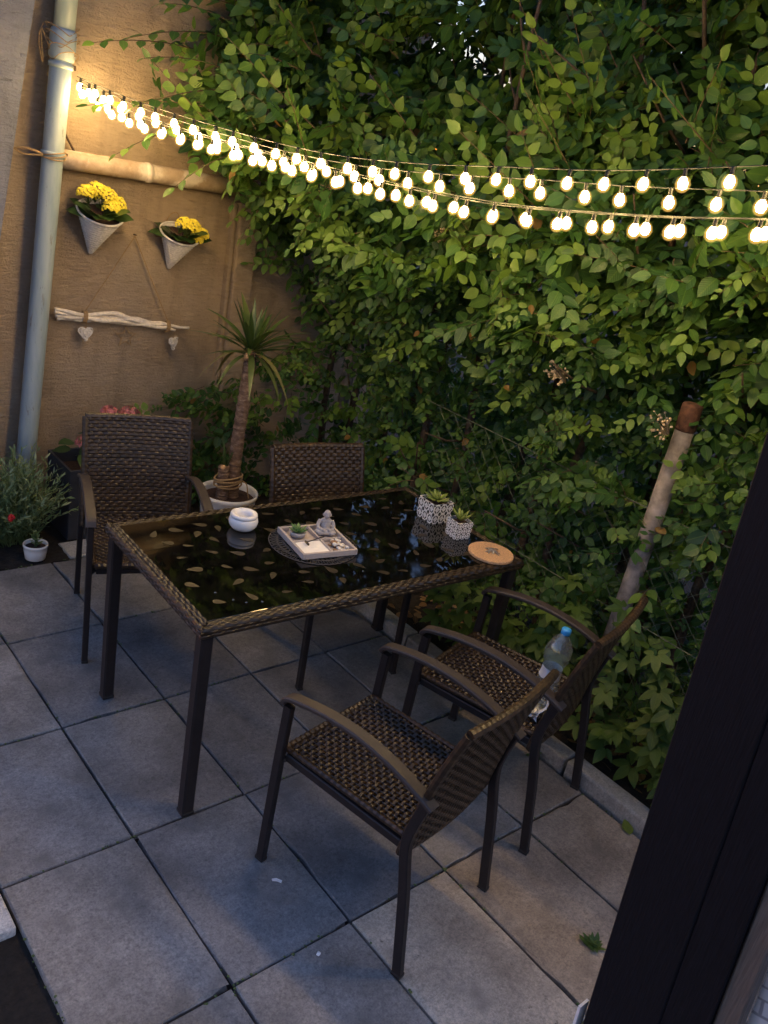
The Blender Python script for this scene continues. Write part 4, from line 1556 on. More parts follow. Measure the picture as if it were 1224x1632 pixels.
ck = thing('cork_disc', 'round cork trivet at the right end of the table', 'trivet', on_table(2.449, 1.896))
MB().lathe([(0.088, 0), (0.091, 0.002), (0.091, 0.010), (0.089, 0.012), (0.0005, 0.012)], 40).build('disc', 'cork', ck)
orn = thing('metal_twig_ornament', 'little tangle of silvery twigs lying on the cork disc', 'ornament', on_table(2.449, 1.896, 0.0125))
mb = MB()
for k in range(9):
    a = random.uniform(0, PI)
    l = random.uniform(0.018, 0.034)
    o2 = Vector((random.uniform(-.012, .012), random.uniform(-.012, .012), 0))
    mb.tube(spline([o2 + Vector((-l * math.cos(a), -l * math.sin(a), 0.002)), o2 + Vector((0, 0.002, 0.006 + 0.001 * k)), o2 + Vector((l * math.cos(a), l * math.sin(a), 0.002))], 4), 0.0018, 5)
mb.build('twigs', 'silver', orn)

# spilled water drops on the glass
for k, (x, y) in enumerate(((1.33, 1.97), (1.36, 1.94), (1.30, 2.03), (1.41, 1.925), (2.36, 1.88), (2.47, 1.845), (1.86, 1.97))):
    mb = MB()
    mb.ball((0, 0, 0), (0.0042, 0.0036, 0.0022), 10, 6)
    o = mb.build('water_drop', 'clear_plastic', None, True)
    o.location = on_table(x, y, 0.0012)
    tag(o, 'single clear water drop on the black glass table top', 'water drop', 'water drops on the table')

# ------------------------------------------------------------------ bottle on the far chair
ca, sa = math.cos(CH_FAR[1]), math.sin(CH_FAR[1])
bx, by = -0.055, 0.150
bt = thing('water_bottle', 'clear plastic water bottle with blue cap standing on the armchair seat', 'bottle',
           (CH_FAR[0][0] + bx * ca - by * sa, CH_FAR[0][1] + bx * sa + by * ca, 0.437), 0.3)
bt.rotation_euler = (R(3), R(2), 0.3)
prof = [(0.030, 0.0), (0.039, 0.004), (0.042, 0.014), (0.042, 0.055), (0.039, 0.062), (0.042, 0.069), (0.042, 0.10), (0.037, 0.135), (0.034, 0.160), (0.036, 0.180), (0.044, 0.205), (0.046, 0.228),
        (0.043, 0.252), (0.033, 0.276), (0.020, 0.293), (0.0135, 0.302), (0.0130, 0.318)]
inner = [(max(0.0005, r - 0.0012), z + (0.0015 if i == 0 else 0)) for i, (r, z) in enumerate(prof)]
MB().lathe(prof, 28, cap_bottom=True, cap_top=True).build('body', 'clear_plastic', bt, True)
MB().lathe([(0.0155, 0.304), (0.0165, 0.306), (0.0165, 0.322), (0.015, 0.324)], 20, cap_top=True).build('cap', 'blue_cap', bt, True)
MB().lathe([(0.0380, 0.133), (0.0352, 0.155), (0.0354, 0.172)], 28, cap_bottom=False).build('label', 'label_paper', bt, True)
# silver lump added for the reflections in the bottle base, and folded paper beside it
def crumple(name, mname, label, cat, loc, size, seed):
    mb = MB()
    mb.ball((0, 0, 0), 1.0, 12, 9)
    vs = []
    for v in mb.v:
        q = Vector(v)
        k = 1 + 0.3 * mnoise.noise((q.x * 2.1 + seed, q.y * 2.1, q.z * 2.1)) + 0.2 * mnoise.noise((q.x * 5 + seed, q.y * 5, q.z * 5))
        vs.append((q.x * k * size[0], q.y * k * size[1], q.z * k * size[2]))
    mb.v = vs
    o = mb.build(name, mname)
    o.location = loc
    return tag(o, label, cat)


def on_far_seat(x, y, z):
    return (CH_FAR[0][0] + x * ca - y * sa, CH_FAR[0][1] + x * sa + y * ca, z)


crumple('bottle_glint', 'silver', 'crumpled silver wrapper added for reflections in the bottle base', 'glint', on_far_seat(-0.125, 0.135, 0.462), (0.034, 0.026, 0.02), 3.0)
vs, fs = [], []
for j in range(9):
    for i in range(7):
        u, v = i / 6, j / 8
        vs.append((0.07 * (u - .5), 0.016 * math.sin(u * 7) * (1 - v) + 0.008 * math.sin(v * 9 + u * 3), 0.13 * v))
fs = [(j * 7 + i, j * 7 + i + 1, (j + 1) * 7 + i + 1, (j + 1) * 7 + i) for j in range(8) for i in range(6)]
o = MB().add(vs, fs).build('paper_sleeve', 'label_paper')
o.location = on_far_seat(-0.115, 0.115, 0.44)
o.rotation_euler = (R(12), R(6), CH_FAR[1] + 0.1)
so = o.modifiers.new('thickness', 'SOLIDIFY')
so.thickness = 0.0012
tag(o, 'creased bluish white paper standing between bottle and chair back', 'paper')

# ================================================================== PLANTS AND POTS
# yucca in white pot
YX, YY = 2.325, 3.615
yp = thing('white_plant_pot', 'large round white pot holding the yucca beside the wicker chair', 'pot', (YX, YY, 0.0))
MB().lathe([(0.118, 0), (0.124, 0.004), (0.150, 0.262), (0.158, 0.270), (0.158, 0.288), (0.151, 0.290), (0.146, 0.268), (0.142, 0.245)], 40).build('pot_wall', 'ceramic', yp, True)
mb = MB()
vs = [Vector((0, 0, 0.258))]
mb.lathe([(0.0005, 0.256), (0.05, 0.258), (0.10, 0.252), (0.143, 0.247)], 32, cap_bottom=False, jitter=0.03)
mb.build('soil', 'potting_soil', yp, True)
yu = thing('yucca_plant', 'yucca with tall bare trunk and spiky leaf crown in the white pot', 'yucca', (YX, YY, 0.25))


def ringed_trunk(path, r0, r1, parent, name='trunk'):
    pts = spline(path, 26)
    n = len(pts)
    rad = [(r0 + (r1 - r0) * i / n) * (1 + 0.055 * math.sin(i * 1.55) + 0.04 * random.uniform(-1, 1)) for i in range(n)]
    return MB().tube(pts, rad, 14).build(name, 'yucca_bark', parent, True)


def yb():
    m, nt, b = mat('yucca_bark')
    tc = nt.nodes.new('ShaderNodeTexCoord')
    a = noise_tex(nt, 30.0, 6.0, 0.7, tc.outputs['Object'], (1, 1, 2.6))
    col = ramp(nt, a, [(0.3, (0.085, 0.045, 0.030)), (0.52, (0.20, 0.125, 0.085)), (0.72, (0.42, 0.31, 0.23))])
    nt.links.new(col, b.inputs['Base Color'])
    b.inputs['Roughness'].default_value = 0.9
    bump(nt, b, a, 0.8, 0.012)
    return m


M['yucca_bark'] = yb()
ringed_trunk([(0.020, 0.0, 0.0), (0.018, 0.0, 0.25), (0.022, -0.006, 0.50), (0.030, -0.010, 0.74), (0.030, -0.01, 0.80)], 0.036, 0.030, yu)
ringed_trunk([(-0.045, -0.01, 0.0), (-0.048, -0.01, 0.09), (-0.052, -0.008, 0.19)], 0.031, 0.028, yu, 'stump')
for (x, y, z) in ((0.062, -0.02, 0.775), (-0.004, -0.03, 0.785), (0.05, 0.02, 0.79)):
    MB().ball((x, y, z), (0.018, 0.018, 0.022), 10, 7).build('bud', 'cork', yu, True)
MB().ball((-0.062, -0.02, 0.185), (0.017, 0.015, 0.017), 10, 7).build('bud', 'cork', yu, True)


def strap_mesh(ln, wd, droop, tint):
    n = 9
    vs, uvs = [], []
    for i in range(n + 1):
        t = i / n
        w = wd * (0.55 + 0.9 * t) if t < 0.35 else wd * (1.0 - ((t - 0.35) / 0.65) ** 1.8) * 0.87
        w = max(w, 0.0006)
        z = -droop * ln * t * t
        y = ln * t * (1 - 0.25 * droop * t)
        for s in (-1, 0, 1):
            vs.append((s * w / 2, y, z + (0.16 * w if s else 0)))
            uvs.append((0.5 + 0.5 * s, t))
    fs = []
    for i in range(n):
        for k in (0, 1):
            fs.append((i * 3 + k, i * 3 + k + 1, i * 3 + k + 4, i * 3 + k + 3))
    me = MB().add(vs, fs).mesh('leaf', 'yucca_leaf', True)
    add_attr(me, 'tint', [min(1, tint + 0.15 * (v[1] / ln)) for v in vs])
    add_uv_from_verts(me, np.array(uvs))
    return me


STR = [strap_mesh(*a) for a in ((0.29, .042, .10, .35), (0.34, .044, .32, .45), (0.31, .040, .62, .55), (0.27, .038, .03, .25), (0.36, .044, .22, .5), (0.31, .040, .85, .9))]
for k in range(46):
    a = k * 2.39996 + random.uniform(-.2, .2)
    q = k / 46
    el = R(82 - 88 * (1 - q) ** 0.8 + random.uniform(-8, 8)) if k > 3 else R(random.uniform(-18, 8))
    d = Vector((math.cos(a) * math.cos(el), math.sin(a) * math.cos(el), math.sin(el)))
    n = Vector((-math.cos(a) * math.sin(el), -math.sin(a) * math.sin(el), math.cos(el)))
    base = Vector((0.030 + 0.022 * math.cos(a), -0.010 + 0.022 * math.sin(a), 0.785 + 0.06 * q))
    me = STR[3] if q > 0.8 else (STR[random.choice((2, 5, 1))] if q < 0.25 else STR[random.choice((0, 1, 4, 0))])
    lf = put('leaf', me, yu)
    lf.matrix_local = frame_matrix(tuple(base), tuple(d), tuple(n), random.uniform(.72, .98))
for k in range(5):
    a = k * 1.4
    lf = put('leaf', STR[3], yu)
    lf.matrix_local = frame_matrix((-0.05 + 0.01 * math.cos(a), -0.01, 0.185), (math.cos(a) * .35, math.sin(a) * .35, 1), (math.cos(a), math.sin(a), 0.1), random.uniform(.4, .6))
rp = thing('rope_binding', 'coil of pale rope tying the yucca trunk to its stump', 'rope', (YX - 0.014, YY - 0.005, 0.25 + 0.085))
mb = MB()
for k in range(6):
    mb.tube([Vector((0.079 * math.cos(a), 0.052 * math.sin(a), 0.008 * k + 0.010 * math.sin(a * 1 + k * 1.7))) for a in [2 * PI * q / 30 for q in range(31)]], 0.0048, 6, False)
mb.tube(spline([(0.07, -0.03, 0.02), (0.09, -0.045, 0.0), (0.10, -0.05, -0.05), (0.108, -0.05, -0.08)], 5), 0.0035, 5)
mb.build('coil', 'twine', rp)

# dark planter with pink hydrangea against the wall
PX, PY = 1.765, 4.00
pb = thing('dark_planter', 'dark anthracite box planter against the wall behind the wicker chair', 'planter', (PX, PY, 0.0))
w, d, h = 0.42, 0.30, 0.385
mb = MB()
t = 0.012
mb.box((0, -d / 2 + t / 2, h / 2), (w, t, h), bevel=0.003)
mb.box((0, d / 2 - t / 2, h / 2), (w, t, h), bevel=0.003)
mb.box((-w / 2 + t / 2 + 0.0005, 0, h / 2 - 0.0005), (t, d - 2 * t - 0.001, h - 0.001))
mb.box((w / 2 - t / 2 - 0.0005, 0, h / 2 - 0.0005), (t, d - 2 * t - 0.001, h - 0.001))
mb.box((0, 0, 0.01), (w - 2 * t - .002, d - 2 * t - .002, 0.015))
mb.build('box', 'planter', pb)
MB().box((0, 0, h - 0.08), (w - 2 * t - .003, d - 2 * t - .003, 0.02)).build('soil', 'potting_soil', pb)
hy_ = thing('pink_hydrangea', 'pink hydrangea growing in the dark planter behind the chair', 'hydrangea', (PX, PY, 0.315))
for (x, y, z, r) in ((1.785, 3.95, 0.642, 0.042), (1.895, 3.95, 0.624, 0.052), (1.665, 3.95, 0.487, 0.044), (1.84, 4.07, 0.56, 0.045)):
    c = Vector((x - PX, y - PY, z - 0.315))
    mb = MB()
    for k in range(60):
        th_, ph = math.acos(random.uniform(-.5, 1)), random.uniform(0, 2 * PI)
        n = Vector((math.sin(th_) * math.cos(ph), math.sin(th_) * math.sin(ph), math.cos(th_) * .8))
        q = c + n * r
        t1 = n.orthogonal().normalized()
        t2 = n.cross(t1)
        for s in range(4):
            a = s * PI / 2 + k
            e1 = t1 * math.cos(a) + t2 * math.sin(a)
            e2 = t1 * math.cos(a + 1.2) + t2 * math.sin(a + 1.2)
            mb.add([q, q + e1 * .009 + n * .002, q + (e1 + e2) * .0085 + n * .004, q + e2 * .009 + n * .002], [(0, 1, 2, 3)])
    mb.build('flower_head', 'pink_flower', hy_)
    MB().tube(spline([(c.x * .4, c.y * .4, 0), (c.x * .8, c.y * .8, c.z * .5), tuple(c)], 4), 0.004, 5).build('stem', 'green_stem', hy_)
HL = [single_leaf('leaf', 'dark_leaf', t_, .40, .1, .25) for t_ in (.3, .6, .9)]
for k in range(26):
    a = random.uniform(0, 2 * PI)
    rr = random.uniform(.02, .17)
    lf = put('leaf', random.choice(HL), hy_)
    lf.matrix_local = frame_matrix((rr * math.cos(a), 0.7 * rr * math.sin(a) - 0.02, random.uniform(.05, .22)), (math.cos(a), math.sin(a), random.uniform(-.3, .3)), (-.3 * math.cos(a), -.3 * math.sin(a) - .2, 1), random.uniform(.06, .10))

# fine-leaved bush at far left
fb = thing('feathery_bush', 'feathery light green bush with a red flower in front of the drainpipe', 'bush', (1.27, 3.93, 0.0))
P, D, N, L, T = [], [], [], [], []
mb = MB()
for k in range(340):
    a = random.uniform(0, 2 * PI)
    sp = random.uniform(0.05, 1.0)
    ln = random.uniform(0.28, 0.52) * (1.05 - 0.3 * sp)
    d = Vector((math.cos(a) * sp * .75, math.sin(a) * sp * .42 - 0.06, 1.0)).normalized()
    b0 = Vector((random.uniform(-.12, .12), random.uniform(-.06, .06), 0))
    pts = [b0 + d * (ln * q / 5) + Vector((math.cos(a), math.sin(a) * .5, -0.6)) * (0.10 * sp * (q / 5) ** 2.2) + Vector((random.uniform(-.006, .006), random.uniform(-.006, .006), 0)) for q in range(6)]
    mb.tube(pts, [0.0018, .0016, .0014, .0012, .0010, .0007], 3, False)
    for q in range(5):
        for s in range(7):
            f = s / 7
            if q == 0:
                continue
            p = pts[q].lerp(pts[q + 1], f)
            dd = (pts[q + 1] - pts[q]).normalized() * 0.9 + Vector((random.uniform(-1, 1), random.uniform(-1, 1), random.uniform(-.5, .7))) * 0.75
            P.append(p)
            D.append(dd)
            N.append((random.uniform(-1, 1), random.uniform(-1, 1), 1))
            L.append(random.uniform(.026, .048))
            T.append(min(1, max(0, random.gauss(.25 + .11 * q, .15))))
mb.build('stalks', 'green_stem', fb, kind='stuff')
put('foliage', leaves_mesh('foliage', np.array(P, dtype=float), np.array(D, dtype=float), np.array(N, dtype=float), np.array(L), np.array(T), 'fine_leaf', leaf_template(0.10, 0.1, 0.15)), fb, 'stuff')
mb = MB()
for k in range(9):
    a = k * 0.7
    mb.ball((-0.03 + .010 * math.cos(a), -0.19 + .008 * math.sin(a * 1.3), 0.225 + 0.009 * math.sin(a)), .0085, 6, 5)
mb.build('red_flower', 'red_flower', fb, True)

# little white pot in the soil
wp = thing('small_white_pot', 'small white ribbed pot standing on the soil at the slab edge', 'pot', (1.353, 3.735, -0.004))
MB().lathe([(0.042, 0), (0.047, 0.003), (0.054, 0.045), (0.054, 0.066), (0.058, 0.068), (0.058, 0.078), (0.054, 0.080), (0.051, 0.070), (0.049, 0.060)], 36).build('pot_wall', 'ceramic', wp, True)
MB().lathe([(0.0005, 0.062), (0.050, 0.060)], 24, cap_bottom=False).build('soil', 'potting_soil', wp)
sp_ = thing('small_sprig', 'small fleshy green sprig growing in the small white pot', 'plant', (1.353, 3.735, 0.057))
MB().tube(spline([(0, 0, 0), (0.004, 0, .03), (-.004, -.002, .07)], 4), .006, 6).build('stem', 'green_stem', sp_)
SL = [single_leaf('leaf', 'fine_leaf', t_, .30, .2, .1) for t_ in (.2, .45, .6)]
for k in range(16):
    a = k * 2.4
    lf = put('leaf', SL[k % 3], sp_)
    lf.matrix_local = frame_matrix((0, 0, .006 + .0042 * k), (math.cos(a), math.sin(a), .6 + k * .05), (-.5 * math.cos(a), -.5 * math.sin(a), 1), random.uniform(.026, .042))

# ================================================================== WALL DECORATIONS
def cone_planter(label, loc, rz, r, h, tilt):
    t = thing('cone_wall_planter', label, 'wall planter', loc, rz, 'white cone planters on the wall')
    rot = Matrix.Rotation(tilt, 3, 'X')
    # cone axis leans out from the wall (towards -y) at the top; apex at origin
    mb = MB()
    n = 30
    rows = 30
    for i in range(rows):
        q = (i + 0.5) / rows
        rr = r * (0.06 + 0.94 * q)
        mb.tube([rot @ Vector(((rr + 0.0016 * math.cos(j * PI + i * PI)) * math.cos(2 * PI * j / n), (rr + 0.0016 * math.cos(j * PI + i * PI)) * math.sin(2 * PI * j / n), h * q)) for j in range(n + 1)], h / rows * 0.52, 4, False)
    mb.build('woven_cone', 'white_wicker', t, kind='stuff')
    mb = MB()
    mb.lathe([(r * 0.04, 0.0), (r * 0.985, h)], 30, cap_bottom=True, cap_top=False)
    mb.v = [tuple(rot @ Vector(v)) for v in mb.v]
    mb.build('lining', 'white_wicker', t)
    mb = MB().lathe([(0.0005, h * 0.93), (r * 0.90, h * 0.92)], 24, cap_bottom=False)
    mb.v = [tuple(rot @ Vector(v)) for v in mb.v]
    mb.build('soil', 'potting_soil', t)
    mb = MB().tube([rot @ Vector((r * 1.01 * math.cos(2 * PI * j / 36), r * 1.01 * math.sin(2 * PI * j / 36), h)) for j in range(37)], 0.006, 7, False)
    mb.build('rim', 'white_wicker', t, True)
    mb = MB().tube([rot @ Vector((0.035 * math.cos(a), r, h + 0.06 * math.sin(a))) for a in [PI * q / 12 for q in range(13)]], 0.003, 5)
    mb.build('hanging_loop', 'twine', t)
    return t, rot


def kalanchoe(label, loc, rz, heads, leaves):
    t = thing('kalanchoe', label, 'potted flower', loc, rz)
    for (x, y, z, r) in heads:
        mb = MB()
        cst = MB()
        for k in range(46):
            a = k * 2.39996
            q = math.sqrt((k + .5) / 46)
            n = Vector((1.1 * q * math.cos(a), 1.1 * q * math.sin(a) - 0.35, 1.05 - 1.25 * q * q)).normalized()
            c = Vector((x, y, z)) + Vector((n.x * r, n.y * r, n.z * r * .95)) + Vector((random.uniform(-.003, .003),) * 3)
            t1 = n.orthogonal().normalized()
            t2 = n.cross(t1)
            for s in range(5):
                b = s * 2 * PI / 5 + k
                e = t1 * math.cos(b) + t2 * math.sin(b)
                mb.ball(c + e * .0046, (.0048, .0048, .0028), 5, 4)
            mb.ball(c + n * .001, .0026, 5, 4)
            if k % 3 == 0:
                cst.tube([Vector((x * .6, y * .6, z - .05)), c], .0012, 3, False)
        mb.build('flower_head', 'yellow_flower', t, True)
        cst.build('flower_stalks', 'green_stem', t)
    for (p, dr, n, s) in leaves:
        lf = put('leaf', KL[random.randint(0, 2)], t)
        lf.matrix_local = frame_matrix(p, dr, n, s)
    return t


KL = [single_leaf('leaf', 'dark_leaf', t_, .42, .06, .2) for t_ in (.4, .7, .95)]
for v in KL:
    pass
TILT = R(25)
for label, labk, (x, z), heads, sc in (
        ('white woven cone planter nearest the drainpipe with leaves over its rim', 'yellow flowering kalanchoe in the cone planter nearest the drainpipe', (1.790, 1.368),
         [(-.065, -.08, .285, .044), (-.02, -.09, .298, .05), (.03, -.095, .278, .052), (.075, -.10, .245, .05), (.045, -.12, .235, .042)], 1.0),
        ('white woven cone planter nearest the hedge, rim seen tilted', 'yellow flowering kalanchoe in the cone planter nearest the hedge', (2.222, 1.318),
         [(.015, -.10, .240, .042), (.055, -.11, .232, .045), (.100, -.12, .195, .045), (.075, -.13, .175, .036)], 0.92)):
    c, rot = cone_planter(label, (x, WY - 0.014, z), 0, 0.108 * sc, 0.232 * sc, TILT)
    ctop = rot @ Vector((0, 0, 0.232 * sc))
    lv = []
    for k in range(16):
        a = k * 0.73 + 0.2
        q = Vector((0.045 * math.cos(a), 0.045 * math.sin(a), 0)) + ctop
        lv.append((tuple(q + Vector((0, 0, -0.01))), (math.cos(a), math.sin(a) - .2, 0.15 + 0.5 * (k % 2)), (-.2 * math.cos(a), -.45, 1), random.uniform(.09, .125)))
    kalanchoe(labk, (x, WY - 0.014, z), 0, heads, lv)

# driftwood hanger with two hearts
dwz = 1.04
dw = thing('driftwood_hanger', 'bundle of pale driftwood sticks hung on twine from the wall', 'wall hanging', (1.985, WY - 0.045, dwz))
STICKS = [
    [(-0.375, 0.0, 0.052), (-0.25, -0.005, 0.025), (-0.05, 0.0, 0.030), (0.08, -0.004, -0.010), (0.22, 0, -0.022), (0.372, 0, -0.038)],
    [(-0.370, 0.006, 0.012), (-0.26, 0.0, 0.008), (-0.10, -0.008, -0.002), (0.02, 0.004, -0.012), (0.12, 0.006, -0.028), (0.29, 0.0, -0.052)],
    [(-0.377, -0.004, 0.035), (-0.22, 0.008, 0.012), (-0.06, 0.010, 0.010), (0.04, 0.0, 0.006), (0.17, 0.004, -0.012), (0.27, 0.002, -0.024)],
    [(-0.360, 0.010, -0.002), (-0.20, 0.012, -0.006), (0.0, 0.010, -0.016), (0.16, -0.006, -0.030), (0.26, 0.0, -0.040)]]
for s in STICKS:
    pts = spline(s, 6)
    pts = [p + Vector((0, 0.003 * math.sin(i * 1.1), 0.003 * math.sin(i * 0.9 + s[0][2] * 90))) for i, p in enumerate(pts)]
    MB().tube(pts, [0.0130 * (1.0 - 0.35 * abs(2 * i / len(pts) - 0.8)) * random.uniform(.88, 1.1) for i in range(len(pts))], 8).build('stick', 'driftwood', dw, True)
for (x, z) in ((-0.225, 0.012), (0.238, -0.030)):
    mb = MB()
    for k in range(4):
        mb.tube([Vector((x - .008 + .006 * k + 0.003 * math.sin(a), 0.020 * math.cos(a), z + 0.030 * math.sin(a))) for a in [2 * PI * q / 16 for q in range(17)]], 0.0028, 5, False)
    mb.build('binding', 'twine', dw)
ap = Vector((0.03, 0.018, 0.430))
MB().tube(spline([(-0.225, -0.005, 0.04), (-0.10, 0.0, 0.235), tuple(ap)], 6), 0.0026, 5).build('cord', 'twine', dw)
MB().tube(spline([(0.238, -0.005, 0.0), (0.13, 0.0, 0.215), tuple(ap)], 6), 0.0026, 5).build('cord', 'twine', dw)
MB().tube([ap + Vector((0, 0.02, 0.004)), ap + Vector((0, -0.014, 0.006))], 0.003, 6).build('nail', 'rusty_iron', dw)


def heart(label, loc, rz, s):
    t = thing('wicker_heart', label, 'heart ornament', loc, rz, 'woven hearts on the driftwood')
    mb = MB()
    for k in range(7):
        sc = s * (1 - 0.13 * k)
        ph = random.uniform(-.2, .2)
        pts = []
        for q in range(29):
            a = 2 * PI * q / 28
            x = 16 * math.sin(a) ** 3
            z = 13 * math.cos(a) - 5 * math.cos(2 * a) - 2 * math.cos(3 * a) - math.cos(4 * a)
            pts.append((sc * x / 32 + 0.002 * math.sin(q * 1.7 + k), 0.007 * math.sin(q * 0.9 + k * 2.1), sc * z / 32 - 0.042))
        mb.tube(pts, 0.0032, 5, False)
    for k in range(7):
        x = -0.36 * s + 0.12 * s * k
        mb.tube(spline([(x, 0.006, -0.03 + 0.002 * k), (x * .8 + .004, -.008, -0.045), (x * .45, 0.006, -0.068)], 4), 0.0027, 4)
    mb.build('woven_twigs', 'white_wicker', t)
    MB().tube([(0, 0, 0.015), (0, 0, -0.03)], 0.0018, 4).build('cord', 'twine', t)
    return t


heart('white wicker heart hanging under the driftwood nearest the drainpipe', (1.765, WY - 0.062, dwz - 0.025), 0.05, 0.076)
heart('white wicker heart hanging under the driftwood nearest the yucca', (2.262, WY - 0.058, dwz - 0.075), 0.55, 0.076)
st = thing('wire_star', 'small brown wire star hanging below the driftwood on the wall', 'star ornament', (2.00, WY - 0.020, dwz - 0.085))
pts = []
for k in range(11):
    a = PI / 2 + k * PI / 5
    r = 0.060 if k % 2 == 0 else 0.027
    pts.append((r * math.cos(a), 0, r * math.sin(a) - .01))
mb = MB().tube(pts, 0.0024, 5, False)
mb.tube([(p[0] * .85, -.004, p[2] * .85 - .002) for p in pts], 0.0018, 5, False)
mb.tube([(0, -0.012, .095), (0, -0.002, .048)], .0012, 4)
mb.build('wire', 'twine', st)

# ================================================================== STRING LIGHTS
SOCK = MB().lathe([(0.0050, 0.0), (0.0062, -0.003), (0.0062, -0.016), (0.0072, -0.018), (0.0072, -0.021), (0.004, -0.022)], 8, cap_bottom=False).mesh('socket', 'cable', True)
BULB = MB().lathe([(0.0048, -0.0205), (0.0098, -0.0265), (0.0136, -0.036), (0.0136, -0.043), (0.0095, -0.0520), (0.0006, -0.0548)], 10, cap_bottom=False).mesh('bulb', 'lit_bulb', True)
BULBS = [BULB, BULB.copy(), BULB.copy()]
BULBS[1].materials[0] = M['dim_bulb']
BULBS[2].materials[0] = M['bright_bulb']
HALO = MB().lathe([(0.0062, -0.0180), (0.0120, -0.0200), (0.0190, -0.0285), (0.0222, -0.0400), (0.0190, -0.0530), (0.0110, -0.0610), (0.0006, -0.0640)][::-1], 14, cap_bottom=True, cap_top=True).mesh('halo', 'amber_halo', True)  # soft shell imitating the bloom around the lit bulb
S0 = Vector((1.665, 4.215, 0))
E0 = Vector((2.40, 0.60, 0))
STRANDS = [
    ('uppermost warm string of round bulbs running from the drainpipe along the hedge', [(0, 2.150), (.13, 2.095), (.31, 2.056), (.43, 2.052), (.53, 2.078), (.62, 2.118), (.72, 2.165), (.83, 2.240), (1.0, 2.36)], (0, 0), (0, 0), 0.122, .03),
    ('second warm string of round bulbs, just under the uppermost one', [(0, 2.142), (.13, 2.075), (.31, 2.034), (.43, 2.030), (.53, 2.052), (.66, 2.105), (.74, 2.135), (.84, 2.184), (1.0, 2.26)], (.01, .0), (.02, .0), 0.126, .08),
    ('lowest warm string of round bulbs sagging over the table', [(0, 2.132), (.09, 2.052), (.24, 2.018), (.40, 2.004), (.50, 1.997), (.56, 1.999), (.63, 2.009), (.71, 2.040), (.78, 2.075), (.84, 2.112), (1.0, 2.20)], (-.004, .0), (.0, .0), 0.112, .05),
    ('third warm string of round bulbs, close above the lowest one', [(0, 2.136), (.09, 2.060), (.24, 2.023), (.40, 2.009), (.5, 2.003), (.56, 2.005), (.63, 2.016), (.71, 2.046), (.78, 2.081), (.84, 2.118), (1.0, 2.21)], (.012, .004), (.05, .0), 0.124, .10)]
for lab, prof, so, eo, sp, ph in STRANDS:
    t = thing('string_lights', lab, 'string lights', tuple(S0), 0, 'strings of warm bulbs')
    a = S0 + Vector((so[0], so[1], 0))
    b = E0 + Vector((eo[0], eo[1], 0))
    pts = spline([a.lerp(b, s) + Vector((0, 0, z)) - S0 for s, z in prof] + [Vector((2.95, 0.30, prof[-1][1] + 0.10)) - S0], 8)
    MB().tube(pts, 0.0017, 4).build('wire', 'cable', t)
    acc, nxt = 0.0, ph
    for i in range(len(pts) - 1):
        seg = (pts[i + 1] - pts[i]).length
        while nxt < acc + seg:
            p = pts[i].lerp(pts[i + 1], (nxt - acc) / seg)
            bu = put('bulb', random.choice(BULBS), t, None, tuple(p), (random.uniform(-.12, .12), random.uniform(-.12, .12), 0))
            put('socket', SOCK, bu)
            put('halo', HALO, bu)
            nxt += sp * random.uniform(.82, 1.18)
        acc += seg

# ================================================================== BLACK POST AT THE RIGHT
bp = thing('black_post', 'thick black painted timber post close to the camera at right', 'post', (1.40, 0.405, -0.02))
LP = 0.056
def lean_box(x0, x1, y0, y1, z0, z1, ch=0.006):
    mb = MB()
    sect = [(x0 + ch, y0), (x1 - ch, y0), (x1, y0 + ch), (x1, y1 - ch), (x1 - ch, y1), (x0 + ch, y1), (x0, y1 - ch), (x0, y0 + ch)]
    vs = []
    zs = [z0 + (z1 - z0) * k / 6 for k in range(7)]
    for z in zs:
        vs += [(x, y + LP * z, z) for x, y in sect]
    fs = []
    for i in range(6):
        for j in range(8):
            j2 = (j + 1) % 8
            fs.append((i * 8 + j, i * 8 + j2, (i + 1) * 8 + j2, (i + 1) * 8 + j))
    fs += [tuple(range(7, -1, -1)), tuple(48 + j for j in range(8))]
    return mb.add(vs, fs)


lean_box(0.0, 0.14, -0.064, 0.086, 0, 2.45, 0.003).build('board', 'black_timber', bp)
lean_box(0.0025, 0.14, -0.150, -0.0645, 0, 2.45, 0.002).build('board', 'black_timber', bp)
lean_box(0.012, 0.05, -0.195, -0.1515, 0, 2.45, 0.004).build('trim_strip', 'batten', bp)
cl = thing('checked_cloth', 'pale lavender checked cloth hanging behind the black post at lower right', 'cloth', (1.44, 0.20, 0.0))
vs, uvs = [], []
nx, nz = 40, 30
for j in range(nz + 1):
    for i in range(nx + 1):
        u, v = i / nx, j / nz
        vs.append((0.02 + 0.018 * math.sin(u * 14 + 0.6 * math.sin(v * 5)) + 0.02 * (1 - v), 0.02 - 0.75 * u + 0.05 * v, 0.04 + 1.05 * v))
        uvs.append((u, v * 1.4))
fs = [(j * (nx + 1) + i, j * (nx + 1) + i + 1, (j + 1) * (nx + 1) + i + 1, (j + 1) * (nx + 1) + i) for j in range(nz) for i in range(nx)]
o = MB().add(vs, fs).build('cloth_sheet', 'checked_cloth', cl, True)
add_uv_from_verts(o.data, np.array(uvs))
sd_ = o.modifiers.new('thickness', 'SOLIDIFY')
sd_.thickness = 0.004
MB().tube([(0.03, 0.10, 1.10), (0.03, -0.75, 1.06)], 0.012, 8).build('rail', 'batten', cl)
